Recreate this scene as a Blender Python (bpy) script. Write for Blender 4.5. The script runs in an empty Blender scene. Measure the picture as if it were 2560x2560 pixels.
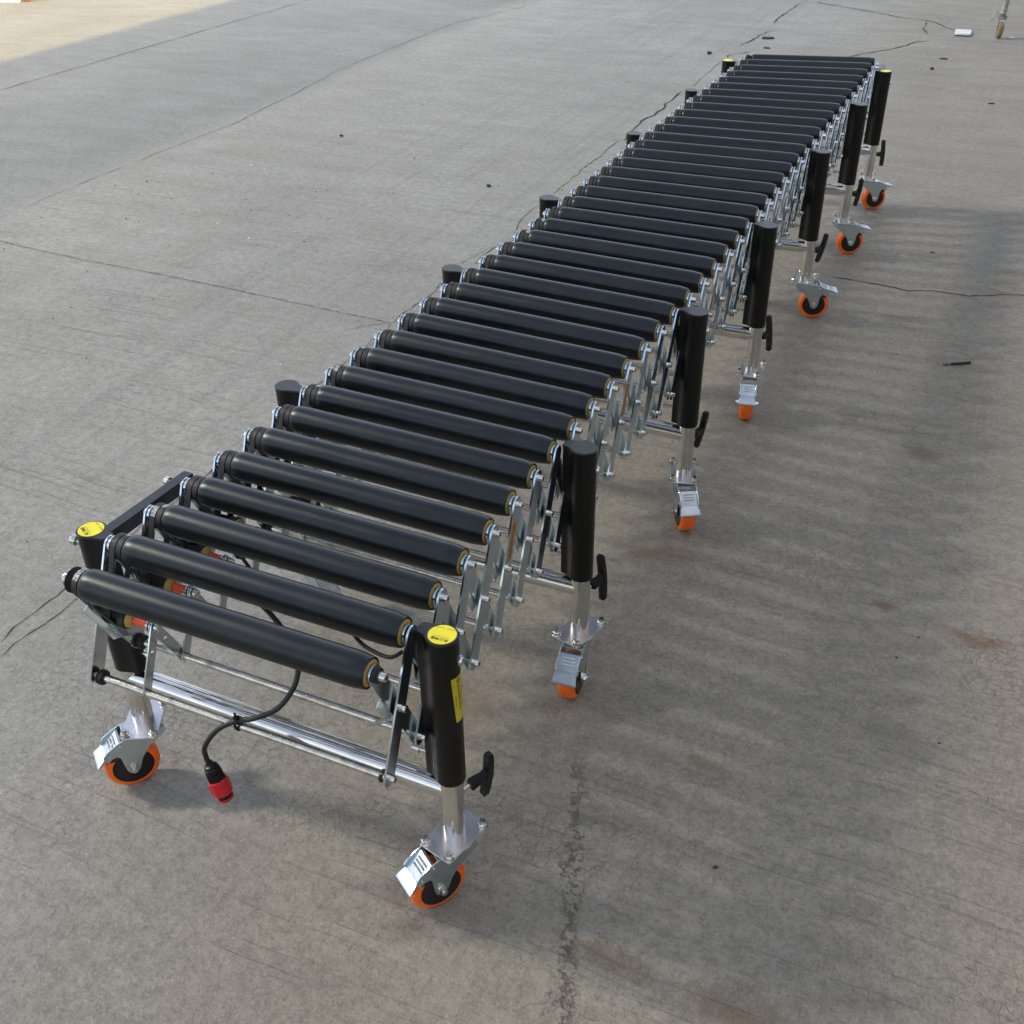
import bpy, bmesh, math, random
from mathutils import Matrix, Vector

random.seed(7)
SC = bpy.context.scene
COL = SC.collection
R = math.radians

# ------------------------------------------------------------------ camera
def make_camera():
    yaw, pitch, roll = -0.4311, 0.5971, -0.0138
    f = Vector((math.sin(yaw) * math.cos(pitch), math.cos(yaw) * math.cos(pitch), -math.sin(pitch)))
    rt = f.cross(Vector((0, 0, 1))).normalized()
    up = rt.cross(f)
    r2 = math.cos(roll) * rt + math.sin(roll) * up
    u2 = -math.sin(roll) * rt + math.cos(roll) * up
    cd = bpy.data.cameras.new("camera")
    cd.sensor_width = 36.0
    cd.lens = 36.0 * 2713.87 / 2560.0
    cd.clip_start = 0.05
    cd.clip_end = 600.0
    co = bpy.data.objects.new("camera", cd)
    COL.objects.link(co)
    m = Matrix(((r2.x, u2.x, -f.x), (r2.y, u2.y, -f.y), (r2.z, u2.z, -f.z))).to_4x4()
    m.translation = Vector((0.8946, -1.4363, 1.5665))
    co.matrix_world = m
    SC.camera = co
make_camera()

# ------------------------------------------------------------------ sky, sun, exposure
SUN_EL = R(33.0)
sun_travel = Vector((-1.0, 0.16, 0.0)).normalized()
sun_dir = Vector((-sun_travel.x * math.cos(SUN_EL), -sun_travel.y * math.cos(SUN_EL), math.sin(SUN_EL)))  # towards the sun
W = bpy.data.worlds.new("World")
SC.world = W
W.use_nodes = True
nt = W.node_tree
bg = nt.nodes["Background"]
sky = nt.nodes.new("ShaderNodeTexSky")
sky.sky_type = 'NISHITA'
sky.sun_disc = False
sky.sun_elevation = SUN_EL
sky.sun_rotation = math.atan2(sun_dir.x, sun_dir.y)
sky.air_density = 1.0
sky.dust_density = 3.0
sky.ozone_density = 1.0
# low over the left side of the yard bright spots are added to the sky as a second sun, for the soft shadows to the right
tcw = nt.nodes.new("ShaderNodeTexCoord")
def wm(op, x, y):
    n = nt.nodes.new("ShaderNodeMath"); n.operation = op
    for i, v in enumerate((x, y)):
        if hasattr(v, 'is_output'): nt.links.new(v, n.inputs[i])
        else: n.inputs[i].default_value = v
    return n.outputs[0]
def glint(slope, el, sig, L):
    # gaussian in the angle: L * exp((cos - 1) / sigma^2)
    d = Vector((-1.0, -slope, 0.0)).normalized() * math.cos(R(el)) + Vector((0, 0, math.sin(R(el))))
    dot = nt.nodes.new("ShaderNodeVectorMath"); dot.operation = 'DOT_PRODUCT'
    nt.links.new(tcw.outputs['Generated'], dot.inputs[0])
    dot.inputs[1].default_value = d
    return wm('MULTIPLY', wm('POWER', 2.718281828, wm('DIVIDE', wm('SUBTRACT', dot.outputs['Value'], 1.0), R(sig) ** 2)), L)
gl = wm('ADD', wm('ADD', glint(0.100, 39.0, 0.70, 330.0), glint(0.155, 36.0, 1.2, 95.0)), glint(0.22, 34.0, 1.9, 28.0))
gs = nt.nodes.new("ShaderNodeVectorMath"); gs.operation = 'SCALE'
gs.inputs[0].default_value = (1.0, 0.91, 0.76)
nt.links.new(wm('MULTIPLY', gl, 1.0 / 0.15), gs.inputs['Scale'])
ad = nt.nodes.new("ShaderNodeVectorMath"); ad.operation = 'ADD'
# hazy air: the blue of the clear sky is largely washed out
bw = nt.nodes.new("ShaderNodeRGBToBW")
nt.links.new(sky.outputs[0], bw.inputs[0])
hz = nt.nodes.new("ShaderNodeVectorMath"); hz.operation = 'SCALE'
hz.inputs[0].default_value = (1.02, 1.0, 0.97)
nt.links.new(bw.outputs[0], hz.inputs['Scale'])
mx = nt.nodes.new("ShaderNodeMix"); mx.data_type = 'RGBA'
mx.inputs[0].default_value = 0.55
nt.links.new(sky.outputs[0], mx.inputs[6])
nt.links.new(hz.outputs[0], mx.inputs[7])
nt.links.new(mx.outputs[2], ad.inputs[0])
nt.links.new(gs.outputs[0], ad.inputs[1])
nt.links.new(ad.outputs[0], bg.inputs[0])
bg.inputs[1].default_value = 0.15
W.cycles.sampling_method = 'MANUAL'
W.cycles.sample_map_resolution = 2048
sl = bpy.data.lights.new("sun", 'SUN')
sl.energy = 2.1
sl.angle = R(0.53)
sl.color = (1.0, 0.76, 0.28)
so = bpy.data.objects.new("sun", sl)
COL.objects.link(so)
so.location = (6, 0, 12)
so.rotation_euler = sun_dir.to_track_quat('Z', 'Y').to_euler()
SC.view_settings.view_transform = 'Standard'
SC.view_settings.look = 'None'
SC.view_settings.gamma = 1.0
SC.view_settings.exposure = 1.70
SC.render.engine = 'CYCLES'
SC.cycles.use_denoising = True
SC.cycles.use_light_tree = False
SC.cycles.sample_clamp_direct = 0.0
SC.cycles.max_bounces = 8
SC.cycles.diffuse_bounces = 4
SC.cycles.glossy_bounces = 5
SC.cycles.sample_clamp_indirect = 6.0
SC.cycles.caustics_reflective = True

# ------------------------------------------------------------------ node helpers
class NT:
    def __init__(self, name):
        self.m = bpy.data.materials.new(name)
        self.m.use_nodes = True
        self.t = self.m.node_tree
        self.n = self.t.nodes
        self.bsdf = self.n["Principled BSDF"]
    def new(self, kind, **kw):
        nd = self.n.new(kind)
        for k, v in kw.items():
            setattr(nd, k, v)
        return nd
    def link(self, a, b):
        self.t.links.new(a, b)
    def put(self, sock, v):
        if hasattr(v, 'is_output'):
            self.link(v, sock)
        else:
            sock.default_value = v
    def math(self, op, a, b=0.0, c=None, clamp=False):
        nd = self.new('ShaderNodeMath', operation=op)
        nd.use_clamp = clamp
        self.put(nd.inputs[0], a)
        self.put(nd.inputs[1], b)
        if c is not None:
            self.put(nd.inputs[2], c)
        return nd.outputs[0]
    def mix(self, fac, a, b, blend='MIX'):
        nd = self.new('ShaderNodeMix', data_type='RGBA', blend_type=blend)
        nd.clamp_factor = True
        self.put(nd.inputs[0], fac)
        self.put(nd.inputs[6], a)
        self.put(nd.inputs[7], b)
        return nd.outputs[2]
    def ramp(self, v, a, b, lo=0.0, hi=1.0, smooth=True):
        nd = self.new('ShaderNodeMapRange')
        nd.interpolation_type = 'SMOOTHSTEP' if smooth else 'LINEAR'
        nd.clamp = True
        self.put(nd.inputs[0], v)
        for i, x in enumerate((a, b, lo, hi)):
            nd.inputs[i + 1].default_value = x
        return nd.outputs[0]
    def noise(self, vec, scale, detail=4.0, rough=0.55, distort=0.0):
        nd = self.new('ShaderNodeTexNoise')
        self.link(vec, nd.inputs['Vector'])
        nd.inputs['Scale'].default_value = scale
        nd.inputs['Detail'].default_value = detail
        nd.inputs['Roughness'].default_value = rough
        nd.inputs['Distortion'].default_value = distort
        return nd.outputs[0]
    def scaled(self, vec, s, off=(0, 0, 0)):
        nd = self.new('ShaderNodeMapping')
        self.link(vec, nd.inputs[0])
        nd.inputs['Location'].default_value = off
        nd.inputs['Scale'].default_value = s
        return nd.outputs[0]
    def bump(self, h, strength, dist, normal=None):
        nd = self.new('ShaderNodeBump')
        nd.inputs['Strength'].default_value = strength
        nd.inputs['Distance'].default_value = dist
        self.link(h, nd.inputs['Height'])
        if normal is not None:
            self.link(normal, nd.inputs['Normal'])
        return nd.outputs[0]
    def objvec(self):
        return self.new('ShaderNodeTexCoord').outputs['Object']

def simple(name, col, rough, metal=0.0, spec=0.5, var=0.12, vscale=30.0, rvar=0.0, bump=0.0, bscale=200.0, coat=0.0, stretch=(1, 1, 1)):
    g = NT(name)
    v = g.scaled(g.objvec(), stretch)
    b = g.bsdf
    n = g.noise(v, vscale, 5.0, 0.6)
    dark = tuple(c * (1 - var) for c in col) + (1,)
    lite = tuple(min(1.0, c * (1 + var)) for c in col) + (1,)
    g.put(b.inputs['Base Color'], g.mix(g.ramp(n, 0.3, 0.7), dark, lite))
    if rvar:
        g.put(b.inputs['Roughness'], g.ramp(g.noise(v, vscale * 1.7, 4.0), 0.3, 0.7, max(0.02, rough - rvar), rough + rvar))
    else:
        b.inputs['Roughness'].default_value = rough
    b.inputs['Metallic'].default_value = metal
    b.inputs['Specular IOR Level'].default_value = spec
    b.inputs['Coat Weight'].default_value = coat
    if bump:
        g.put(b.inputs['Normal'], g.bump(g.noise(v, bscale, 3.0), bump, 0.001))
    return g.m

M = {}
M['roller'] = None
def roller_mat():
    g = NT("roller_sleeve_black")
    oc = g.objvec()
    b = g.bsdf
    n1 = g.noise(g.scaled(oc, (3, 40, 40)), 3.0, 4.0, 0.6)
    n2 = g.noise(oc, 14.0, 4.0, 0.6)
    g.put(b.inputs['Base Color'], g.mix(g.ramp(n2, 0.35, 0.7), (0.0036, 0.0041, 0.0052, 1), (0.0072, 0.0076, 0.0088, 1)))
    wr = g.noise(g.scaled(oc, (9, 60, 60), (4, 2, 1)), 2.0, 6.0, 0.75)
    col = b.inputs['Base Color'].links[0].from_socket
    g.put(b.inputs['Base Color'], g.mix(g.ramp(wr, 0.58, 0.80, 0.0, 0.75), col, (0.055, 0.053, 0.050, 1)))
    info = g.new('ShaderNodeObjectInfo').outputs['Random']
    rr = g.math('ADD', g.ramp(n1, 0.3, 0.7, 0.27, 0.35), g.math('MULTIPLY', info, 0.05))
    g.put(b.inputs['Roughness'], rr)
    b.inputs['Specular IOR Level'].default_value = 0.42
    b.inputs['Specular Tint'].default_value = (0.80, 0.93, 1.0, 1)
    sc = g.noise(g.scaled(oc, (4, 160, 160)), 2.0, 3.0, 0.6)
    g.put(b.inputs['Normal'], g.bump(g.math('ADD', sc, g.noise(oc, 45.0, 2.0)), 0.10, 0.0006))
    return g.m
M['roller'] = roller_mat()
M['plastic'] = simple("black_plastic", (0.0042, 0.0042, 0.0046), 0.36, spec=0.32, var=0.25, vscale=20, rvar=0.06, bump=0.12, bscale=260)
M['cap'] = simple("black_cap_plastic", (0.016, 0.017, 0.019), 0.36, var=0.2, vscale=40, bump=0.15, bscale=400)
M['belt'] = simple("belt_rubber", (0.012, 0.012, 0.012), 0.55, var=0.2, bump=0.1)
M['rubber'] = simple("black_rubber", (0.010, 0.010, 0.010), 0.5)
M['zinc'] = simple("zinc_plated_steel", (0.60, 0.69, 0.74), 0.19, metal=1.0, var=0.07, vscale=16, rvar=0.04)
M['bolt'] = simple("bolt_steel", (0.68, 0.67, 0.64), 0.18, metal=1.0, var=0.1, vscale=90)
M['chrome'] = simple("chromed_tube", (0.74, 0.725, 0.69), 0.13, metal=1.0, var=0.10, vscale=22, rvar=0.05)
M['rod'] = simple("nickel_rod", (0.66, 0.62, 0.54), 0.22, metal=1.0, var=0.20, vscale=70, rvar=0.06)
M['alu'] = simple("brushed_plate", (0.62, 0.63, 0.68), 0.36, metal=1.0, var=0.06, vscale=60, stretch=(1, 12, 1), rvar=0.05)
M['tan'] = simple("tan_nylon", (0.47, 0.33, 0.09), 0.45, var=0.12, vscale=60)
M['orange'] = simple("orange_polyurethane", (1.0, 0.150, 0.010), 0.33, var=0.10, vscale=40, rvar=0.08, spec=0.5)
M['orange_tube'] = simple("orange_red_spacer", (0.80, 0.085, 0.020), 0.25, var=0.05)
M['rim'] = simple("black_rim_plastic", (0.010, 0.010, 0.010), 0.30)
M['yellow'] = simple("yellow_sticker", (0.80, 0.70, 0.030), 0.40, var=0.04)
M['label_yellow'] = simple("yellow_label", (0.56, 0.50, 0.020), 0.38, var=0.05)
M['ink'] = simple("sticker_ink", (0.05, 0.045, 0.01), 0.5)
M['ink_soft'] = simple("faded_ink", (0.33, 0.29, 0.04), 0.5)
M['warn'] = simple("orange_warning_label", (0.42, 0.17, 0.03), 0.42)
M['red'] = simple("red_plastic", (0.55, 0.012, 0.025), 0.26, var=0.08)
M['steel_paint'] = simple("black_painted_steel", (0.017, 0.018, 0.021), 0.36, var=0.25, vscale=40, bump=0.2, bscale=120)
M['old_metal'] = simple("weathered_pipe", (0.42, 0.42, 0.40), 0.42, metal=0.8, var=0.3, vscale=20, rvar=0.1)
M['old_wheel'] = simple("dusty_caster", (0.23, 0.17, 0.10), 0.7, var=0.3, vscale=40)
M['white'] = simple("white_plastic", (0.62, 0.66, 0.69), 0.4, var=0.05)
M['wood'] = simple("raw_wood", (0.30, 0.15, 0.06), 0.6, var=0.3, stretch=(1, 8, 1))
M['stone'] = simple("dark_grit", (0.045, 0.042, 0.04), 0.8, var=0.3, vscale=200)
M['leaf'] = simple("dry_leaf", (0.05, 0.04, 0.03), 0.7, var=0.3, vscale=100)
M['crack'] = simple("crack_dirt", (0.030, 0.028, 0.025), 0.95, var=0.35, vscale=30)
M['crack_soft'] = simple("filled_joint_dirt", (0.105, 0.10, 0.092), 0.95, var=0.3, vscale=30)

def tyre_mat():
    g = NT("orange_polyurethane_used")
    oc = g.objvec()
    sp = g.new('ShaderNodeSeparateXYZ')
    g.link(oc, sp.inputs[0])
    n = g.noise(oc, 60.0, 5.0, 0.7)
    tread = g.math('MULTIPLY', g.ramp(g.math('ABSOLUTE', sp.outputs[1]), 0.0085, 0.001), g.ramp(n, 0.42, 0.62))
    base = g.mix(g.ramp(g.noise(oc, 30.0, 3.0), 0.3, 0.7), (0.92, 0.145, 0.008, 1), (1.0, 0.185, 0.012, 1))
    base = g.mix(g.math('MULTIPLY', tread, 0.5), base, (0.30, 0.17, 0.11, 1))
    g.put(g.bsdf.inputs['Base Color'], base)
    g.put(g.bsdf.inputs['Roughness'], g.ramp(n, 0.3, 0.7, 0.26, 0.42))
    return g.m
M['orange'] = tyre_mat()

def marks_mat():
    g = NT("belt_white_print")
    v = g.objvec()
    br = g.new('ShaderNodeTexVoronoi')
    br.inputs['Scale'].default_value = 900
    g.link(g.scaled(v, (1, 0.6, 0.6)), br.inputs['Vector'])
    g.put(g.bsdf.inputs['Base Color'], g.mix(g.ramp(br.outputs['Distance'], 0.45, 0.6), (0.50, 0.52, 0.53, 1), (0.03, 0.03, 0.03, 1)))
    g.bsdf.inputs['Roughness'].default_value = 0.5
    return g.m
M['marks'] = marks_mat()

def ground_mat():
    g = NT("concrete_yard")
    b = g.bsdf
    pos = g.objvec()
    sep = g.new('ShaderNodeSeparateXYZ')
    g.link(pos, sep.inputs[0])
    X, Y = sep.outputs[0], sep.outputs[1]
    # large soft blotches, trowel streaks across, faint traffic streaks along the yard
    big = g.noise(pos, 0.9, 5.0, 0.6)
    mid = g.noise(g.scaled(pos, (1.0, 2.2, 1)), 2.6, 6.0, 0.65)
    fine = g.noise(pos, 34.0, 6.0, 0.7)
    grit = g.noise(pos, 210.0, 3.0, 0.7)
    smear = g.noise(g.scaled(pos, (1.6, 9.0, 1)), 1.4, 5.0, 0.6, 0.4)
    tyre = g.noise(g.scaled(pos, (15.0, 0.35, 1), (3.3, 1, 0)), 1.0, 3.0, 0.55)
    base = g.mix(g.ramp(big, 0.30, 0.70), (0.266, 0.260, 0.236, 1), (0.332, 0.325, 0.297, 1))
    base = g.mix(g.ramp(mid, 0.38, 0.78, 0.0, 0.40), base, (0.205, 0.203, 0.190, 1))
    base = g.mix(g.ramp(smear, 0.54, 0.76, 0.0, 0.26), base, (0.345, 0.335, 0.315, 1))
    tm = g.math('MULTIPLY', g.ramp(X, -3.0, -1.8, 0.0, 1.0), g.ramp(X, -0.9, -0.2, 1.0, 0.15))
    base = g.mix(g.math('MULTIPLY', g.ramp(tyre, 0.50, 0.66, 0.0, 0.30), tm), base, (0.19, 0.187, 0.18, 1))
    base = g.mix(g.ramp(fine, 0.34, 0.66, 0.0, 0.50), base, (0.150, 0.142, 0.130, 1))
    fine2 = g.noise(pos, 95.0, 4.0, 0.7)
    base = g.mix(g.ramp(fine2, 0.50, 0.68, 0.0, 0.45), base, (0.40, 0.385, 0.36, 1))
    base = g.mix(g.ramp(fine2, 0.46, 0.32, 0.0, 0.45), base, (0.12, 0.115, 0.105, 1))
    base = g.mix(g.ramp(grit, 0.56, 0.66, 0.0, 0.42), base, (0.42, 0.41, 0.385, 1))
    base = g.mix(g.ramp(grit, 0.43, 0.33, 0.0, 0.55), base, (0.095, 0.09, 0.083, 1))
    # the older darker slab beyond the ragged pour edge at x = -3.05
    edge = g.math('ADD', X, g.math('MULTIPLY', g.math('SUBTRACT', g.noise(g.scaled(pos, (0, 1, 1)), 1.3, 6.0, 0.6), 0.5), 0.34))
    old = g.ramp(g.math('ADD', edge, g.math('MULTIPLY', g.math('SUBTRACT', mid, 0.5), 0.5)), -2.98, -3.20, 0.0, 1.0)
    base = g.mix(g.math('MULTIPLY', old, 1.0), base, g.mix(1.0, base, (0.80, 0.81, 0.82, 1), 'MULTIPLY'))
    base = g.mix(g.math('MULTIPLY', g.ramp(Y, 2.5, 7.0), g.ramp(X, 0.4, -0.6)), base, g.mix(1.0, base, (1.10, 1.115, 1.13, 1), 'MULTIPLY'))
    # near right: brown stain tint, with the shade of that side painted in as darkening
    stain_shade = g.math('MULTIPLY', g.ramp(X, -0.75, 0.25, 0.0, 1.0), g.ramp(Y, 6.0, 1.0, 0.3, 1.0))
    base = g.mix(g.math('MULTIPLY', stain_shade, 0.85), base, g.mix(1.0, base, (0.925, 0.87, 0.785, 1), 'MULTIPLY'))
    # brown stains with a shape of their own
    for (sx, sy, rx, ry, amt) in ((1.06, 0.612, 0.085, 0.022, 0.6), (0.86, -0.455, 0.16, 0.045, 0.5), (0.86, 0.655, 0.03, 0.018, 0.75),
                                 (0.324, 0.638, 0.10, 0.055, 0.45), (0.10, -0.02, 0.12, 0.10, 0.35), (0.859, 1.378, 0.05, 0.05, 0.5),
                                 (0.60, -0.44, 0.09, 0.03, 0.35), (0.62, 0.02, 0.06, 0.02, 0.4)):
        wx = g.math('ADD', X, g.math('MULTIPLY', g.math('SUBTRACT', fine, 0.5), 0.06))
        wy = g.math('ADD', Y, g.math('MULTIPLY', g.math('SUBTRACT', g.noise(pos, 11.0, 4.0), 0.5), 0.09))
        dx = g.math('DIVIDE', g.math('SUBTRACT', wx, sx), rx)
        dy = g.math('DIVIDE', g.math('SUBTRACT', wy, sy), ry)
        d = g.math('SQRT', g.math('ADD', g.math('MULTIPLY', dx, dx), g.math('MULTIPLY', dy, dy)))
        base = g.mix(g.ramp(d, 1.3, 0.3, 0.0, amt), base, (0.150, 0.085, 0.050, 1))
    # broken seam running away near the front leg
    sxn = g.math('ADD', g.math('SUBTRACT', X, g.math('MULTIPLY', Y, -0.333)), g.math('MULTIPLY', g.math('SUBTRACT', g.noise(pos, 16.0, 4.0), 0.5), 0.08))
    seam = g.math('MULTIPLY', g.ramp(g.math('ABSOLUTE', g.math('SUBTRACT', sxn, 0.378)), 0.028, 0.004), g.ramp(Y, 0.05, -0.2, 0.0, 1.0))
    pit = g.ramp(g.noise(pos, 55.0, 5.0, 0.75), 0.50, 0.60)
    base = g.mix(g.math('MULTIPLY', g.math('MULTIPLY', seam, pit), 0.18), base, (0.085, 0.065, 0.052, 1))
    # broom grooves across the yard (along x), broken up
    wob = g.math('ADD', Y, g.math('MULTIPLY', g.noise(g.scaled(pos, (1.0, 0.2, 1)), 1.1, 2.0), 0.10))
    cmb = g.new('ShaderNodeCombineXYZ')
    g.put(cmb.inputs[0], g.math('MULTIPLY', X, 1.3))
    g.put(cmb.inputs[1], g.math('MULTIPLY', wob, 85.0))
    gr = g.noise(cmb.outputs[0], 1.0, 3.0, 0.6)
    gmask = g.math('MULTIPLY', g.ramp(g.noise(pos, 1.5, 3.0, 0.6), 0.40, 0.56, 0.12, 1.0), g.math('SUBTRACT', 1.0, old))
    groove = g.math('MULTIPLY', g.ramp(gr, 0.41, 0.35), gmask)
    base = g.mix(g.math('MULTIPLY', groove, g.ramp(X, -0.8, -1.6, 0.20, 0.36)), base, (0.10, 0.096, 0.09, 1))
    # crazing: hairline cracks
    def hair(scale, w, off):
        wv = g.new('ShaderNodeVectorMath', operation='ADD')
        g.link(g.scaled(pos, (1, 1, 1), off), wv.inputs[0])
        nn = g.new('ShaderNodeTexNoise')
        g.link(pos, nn.inputs['Vector'])
        nn.inputs['Scale'].default_value = scale * 1.6
        nn.inputs['Detail'].default_value = 4
        sc = g.new('ShaderNodeVectorMath', operation='SCALE')
        g.link(nn.outputs['Color'], sc.inputs[0])
        sc.inputs['Scale'].default_value = 0.9 / scale
        g.link(sc.outputs[0], wv.inputs[1])
        vo = g.new('ShaderNodeTexVoronoi', feature='DISTANCE_TO_EDGE')
        vo.inputs['Scale'].default_value = scale
        g.link(wv.outputs[0], vo.inputs['Vector'])
        return g.ramp(vo.outputs['Distance'], w, w * 0.25)
    h1 = g.math('MULTIPLY', hair(13.0, 0.013, (0, 0, 0)), g.ramp(g.noise(pos, 2.3, 3.0), 0.50, 0.62))
    h2 = g.math('MULTIPLY', hair(38.0, 0.030, (5, 2, 0)), g.ramp(g.noise(g.scaled(pos, (1, 1, 1), (9, 4, 0)), 3.1, 3.0), 0.52, 0.64))
    hh = g.math('MAXIMUM', g.math('MULTIPLY', h1, 0.42), g.math('MULTIPLY', h2, 0.55))
    near = g.ramp(Y, 4.0, 0.5, 0.15, 1.0)
    hh = g.math('MULTIPLY', hh, near)
    base = g.mix(g.math('MULTIPLY', hh, 0.42), base, (0.085, 0.080, 0.073, 1))
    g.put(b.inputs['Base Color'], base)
    g.put(b.inputs['Roughness'], g.ramp(mid, 0.3, 0.7, 0.62, 0.82))
    b.inputs['Specular IOR Level'].default_value = 0.35
    hgt = g.math('ADD', g.math('MULTIPLY', fine, 1.1), g.math('MULTIPLY', fine2, 0.6))
    hgt = g.math('SUBTRACT', hgt, g.math('MULTIPLY', groove, 0.40))
    hgt = g.math('SUBTRACT', hgt, g.math('MULTIPLY', hh, 0.8))
    hgt = g.math('SUBTRACT', hgt, g.math('MULTIPLY', g.math('MULTIPLY', seam, pit), 1.6))
    g.put(b.inputs['Normal'], g.bump(hgt, 0.9, 0.0032))
    return g.m
M['ground'] = ground_mat()

M['facade_dark'] = simple("pale_render", (0.33, 0.31, 0.28), 0.8, var=0.1, vscale=2)
M['frame'] = simple("window_frame_grey", (0.25, 0.26, 0.27), 0.5)

# ------------------------------------------------------------------ mesh helpers
class MB:
    def __init__(self):
        self.v, self.f, self.mi, self.sm = [], [], [], []
        self.cur = 0
    def add(self, verts, faces, mat=None, smooth=True):
        o = len(self.v)
        for p in verts:
            p = Vector(p)
            self.v.append(mat @ p if mat is not None else p)
        for q in faces:
            self.f.append([o + i for i in q])
            self.mi.append(self.cur)
            self.sm.append(smooth)
        return self
    def lathe(self, prof, seg=32, mat=None, axis='x', rfun=None, caps=True):
        vs, fs = [], []
        for (t, r) in prof:
            for i in range(seg):
                a = 2 * math.pi * i / seg
                rr = r * (rfun(a) if rfun else 1.0)
                c, s = rr * math.cos(a), rr * math.sin(a)
                vs.append((t, c, s) if axis == 'x' else ((c, s, t) if axis == 'z' else (s, t, c)))
        n = len(prof)
        for j in range(n - 1):
            for i in range(seg):
                k = (i + 1) % seg
                fs.append((j * seg + i, j * seg + k, (j + 1) * seg + k, (j + 1) * seg + i))
        if caps:
            fs.append(tuple(range(seg - 1, -1, -1)))
            fs.append(tuple((n - 1) * seg + i for i in range(seg)))
        return self.add(vs, fs, mat)
    def cyl(self, a, b, r, seg=16, r2=None):
        a, b = Vector(a), Vector(b)
        d = b - a
        q = d.to_track_quat('Z', 'Y').to_matrix().to_4x4()
        q.translation = a
        L = d.length
        r2 = r if r2 is None else r2
        return self.lathe([(0, r), (L, r2)], seg, q, 'z')
    def prism(self, poly, t0, t1, axis='x', mat=None):
        n = len(poly)
        def P(p, t):
            return (t, p[0], p[1]) if axis == 'x' else ((p[0], t, p[1]) if axis == 'y' else (p[0], p[1], t))
        vs = [P(p, t0) for p in poly] + [P(p, t1) for p in poly]
        fs = [tuple(range(n - 1, -1, -1)), tuple(range(n, 2 * n))]
        for i in range(n):
            k = (i + 1) % n
            fs.append((i, k, n + k, n + i))
        return self.add(vs, fs, mat)
    def box(self, c, s, mat=None):
        x, y, z = s[0] / 2, s[1] / 2, s[2] / 2
        return self.prism([(c[0] - x, c[1] - y), (c[0] + x, c[1] - y), (c[0] + x, c[1] + y), (c[0] - x, c[1] + y)], c[2] - z, c[2] + z, 'z', mat)
    def tube(self, pts, r, seg=12, closed=False):
        pts = [Vector(p) for p in pts]
        n = len(pts)
        tang = []
        for i in range(n):
            a = pts[max(i - 1, 0)]
            b = pts[min(i + 1, n - 1)]
            tang.append((b - a).normalized())
        up = Vector((0, 0, 1)) if abs(tang[0].z) < 0.9 else Vector((1, 0, 0))
        nrm = (up - tang[0] * up.dot(tang[0])).normalized()
        vs, fs = [], []
        for i in range(n):
            if i:
                nrm = (nrm - tang[i] * nrm.dot(tang[i])).normalized()
            bn = tang[i].cross(nrm)
            for j in range(seg):
                a = 2 * math.pi * j / seg
                vs.append(pts[i] + nrm * (r * math.cos(a)) + bn * (r * math.sin(a)))
        for i in range(n - 1):
            for j in range(seg):
                k = (j + 1) % seg
                fs.append((i * seg + j, i * seg + k, (i + 1) * seg + k, (i + 1) * seg + j))
        fs.append(tuple(range(seg - 1, -1, -1)))
        fs.append(tuple((n - 1) * seg + i for i in range(seg)))
        return self.add(vs, fs)
    def hex(self, a, b, r):
        return self.cyl(a, b, r, 6)
    def mesh(self, name, mats, angle=32):
        me = bpy.data.meshes.new(name)
        me.from_pydata([tuple(p) for p in self.v], [], self.f)
        for i, p in enumerate(me.polygons):
            p.use_smooth = self.sm[i]
            p.material_index = self.mi[i]
        for m in (mats if isinstance(mats, (list, tuple)) else [mats]):
            me.materials.append(m)
        bm = bmesh.new()
        bm.from_mesh(me)
        bmesh.ops.recalc_face_normals(bm, faces=bm.faces)
        bm.to_mesh(me)
        bm.free()
        me.set_sharp_from_angle(angle=R(angle))
        me.update()
        return me

def link(name, me, parent=None, loc=(0, 0, 0), rot=(0, 0, 0), bevel=0.0):
    o = bpy.data.objects.new(name, me)
    COL.objects.link(o)
    o.location = loc
    o.rotation_euler = rot
    if parent is not None:
        o.parent = parent
    if bevel:
        b = o.modifiers.new("bevel", 'BEVEL')
        b.width = bevel
        b.segments = 2
        b.limit_method = 'ANGLE'
        b.angle_limit = R(40)
        b.harden_normals = False
    return o
def tag(o, label=None, cat=None, group=None, kind=None):
    if label: o["label"] = label
    if cat: o["category"] = cat
    if group: o["group"] = group
    if kind: o["kind"] = kind
    return o

# ------------------------------------------------------------------ setting
def make_ground():
    b = MB()
    b.add([(-90, -90, 0), (90, -90, 0), (90, 160, 0), (-90, 160, 0)], [(0, 1, 2, 3)], smooth=False)
    tag(link("ground", b.mesh("ground", M['ground'])), kind="structure")
make_ground()

def crack(name, lines, w, mat, z, jag=0.0035, step=0.018):
    """flat ragged ribbons lying on the slab: a crack is a dark, uneven, dirt filled line"""
    b = MB()
    rnd = random.Random(hash(name) % 1000 + 3)
    for pts in lines:
        P = []
        for i in range(len(pts) - 1):
            a, c = Vector(pts[i]), Vector(pts[i + 1])
            n = max(1, int((c - a).length / step))
            for k in range(n):
                P.append(a.lerp(c, k / n))
        P.append(Vector(pts[-1]))
        n = len(P)
        L, Rr = [], []
        off = 0.0
        for i, p in enumerate(P):
            t = (P[min(i + 1, n - 1)] - P[max(i - 1, 0)]).normalized()
            nr = Vector((-t.y, t.x))
            off = off * 0.6 + rnd.uniform(-jag, jag)
            ww = w * rnd.uniform(0.35, 1.25) * min(1.2, 0.62 + 0.10 * max(0.0, p.y))
            if rnd.random() < 0.12:
                ww *= 0.25
            if i in (0, n - 1):
                ww = w * 0.1
            L.append(p + nr * (off + ww / 2))
            Rr.append(p + nr * (off - ww / 2))
        vs = [(q.x, q.y, z) for q in L] + [(q.x, q.y, z) for q in Rr]
        b.add(vs, [(i, i + 1, n + i + 1, n + i) for i in range(n - 1)], smooth=False)
    tag(link(name, b.mesh(name, mat)), kind="structure")

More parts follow.
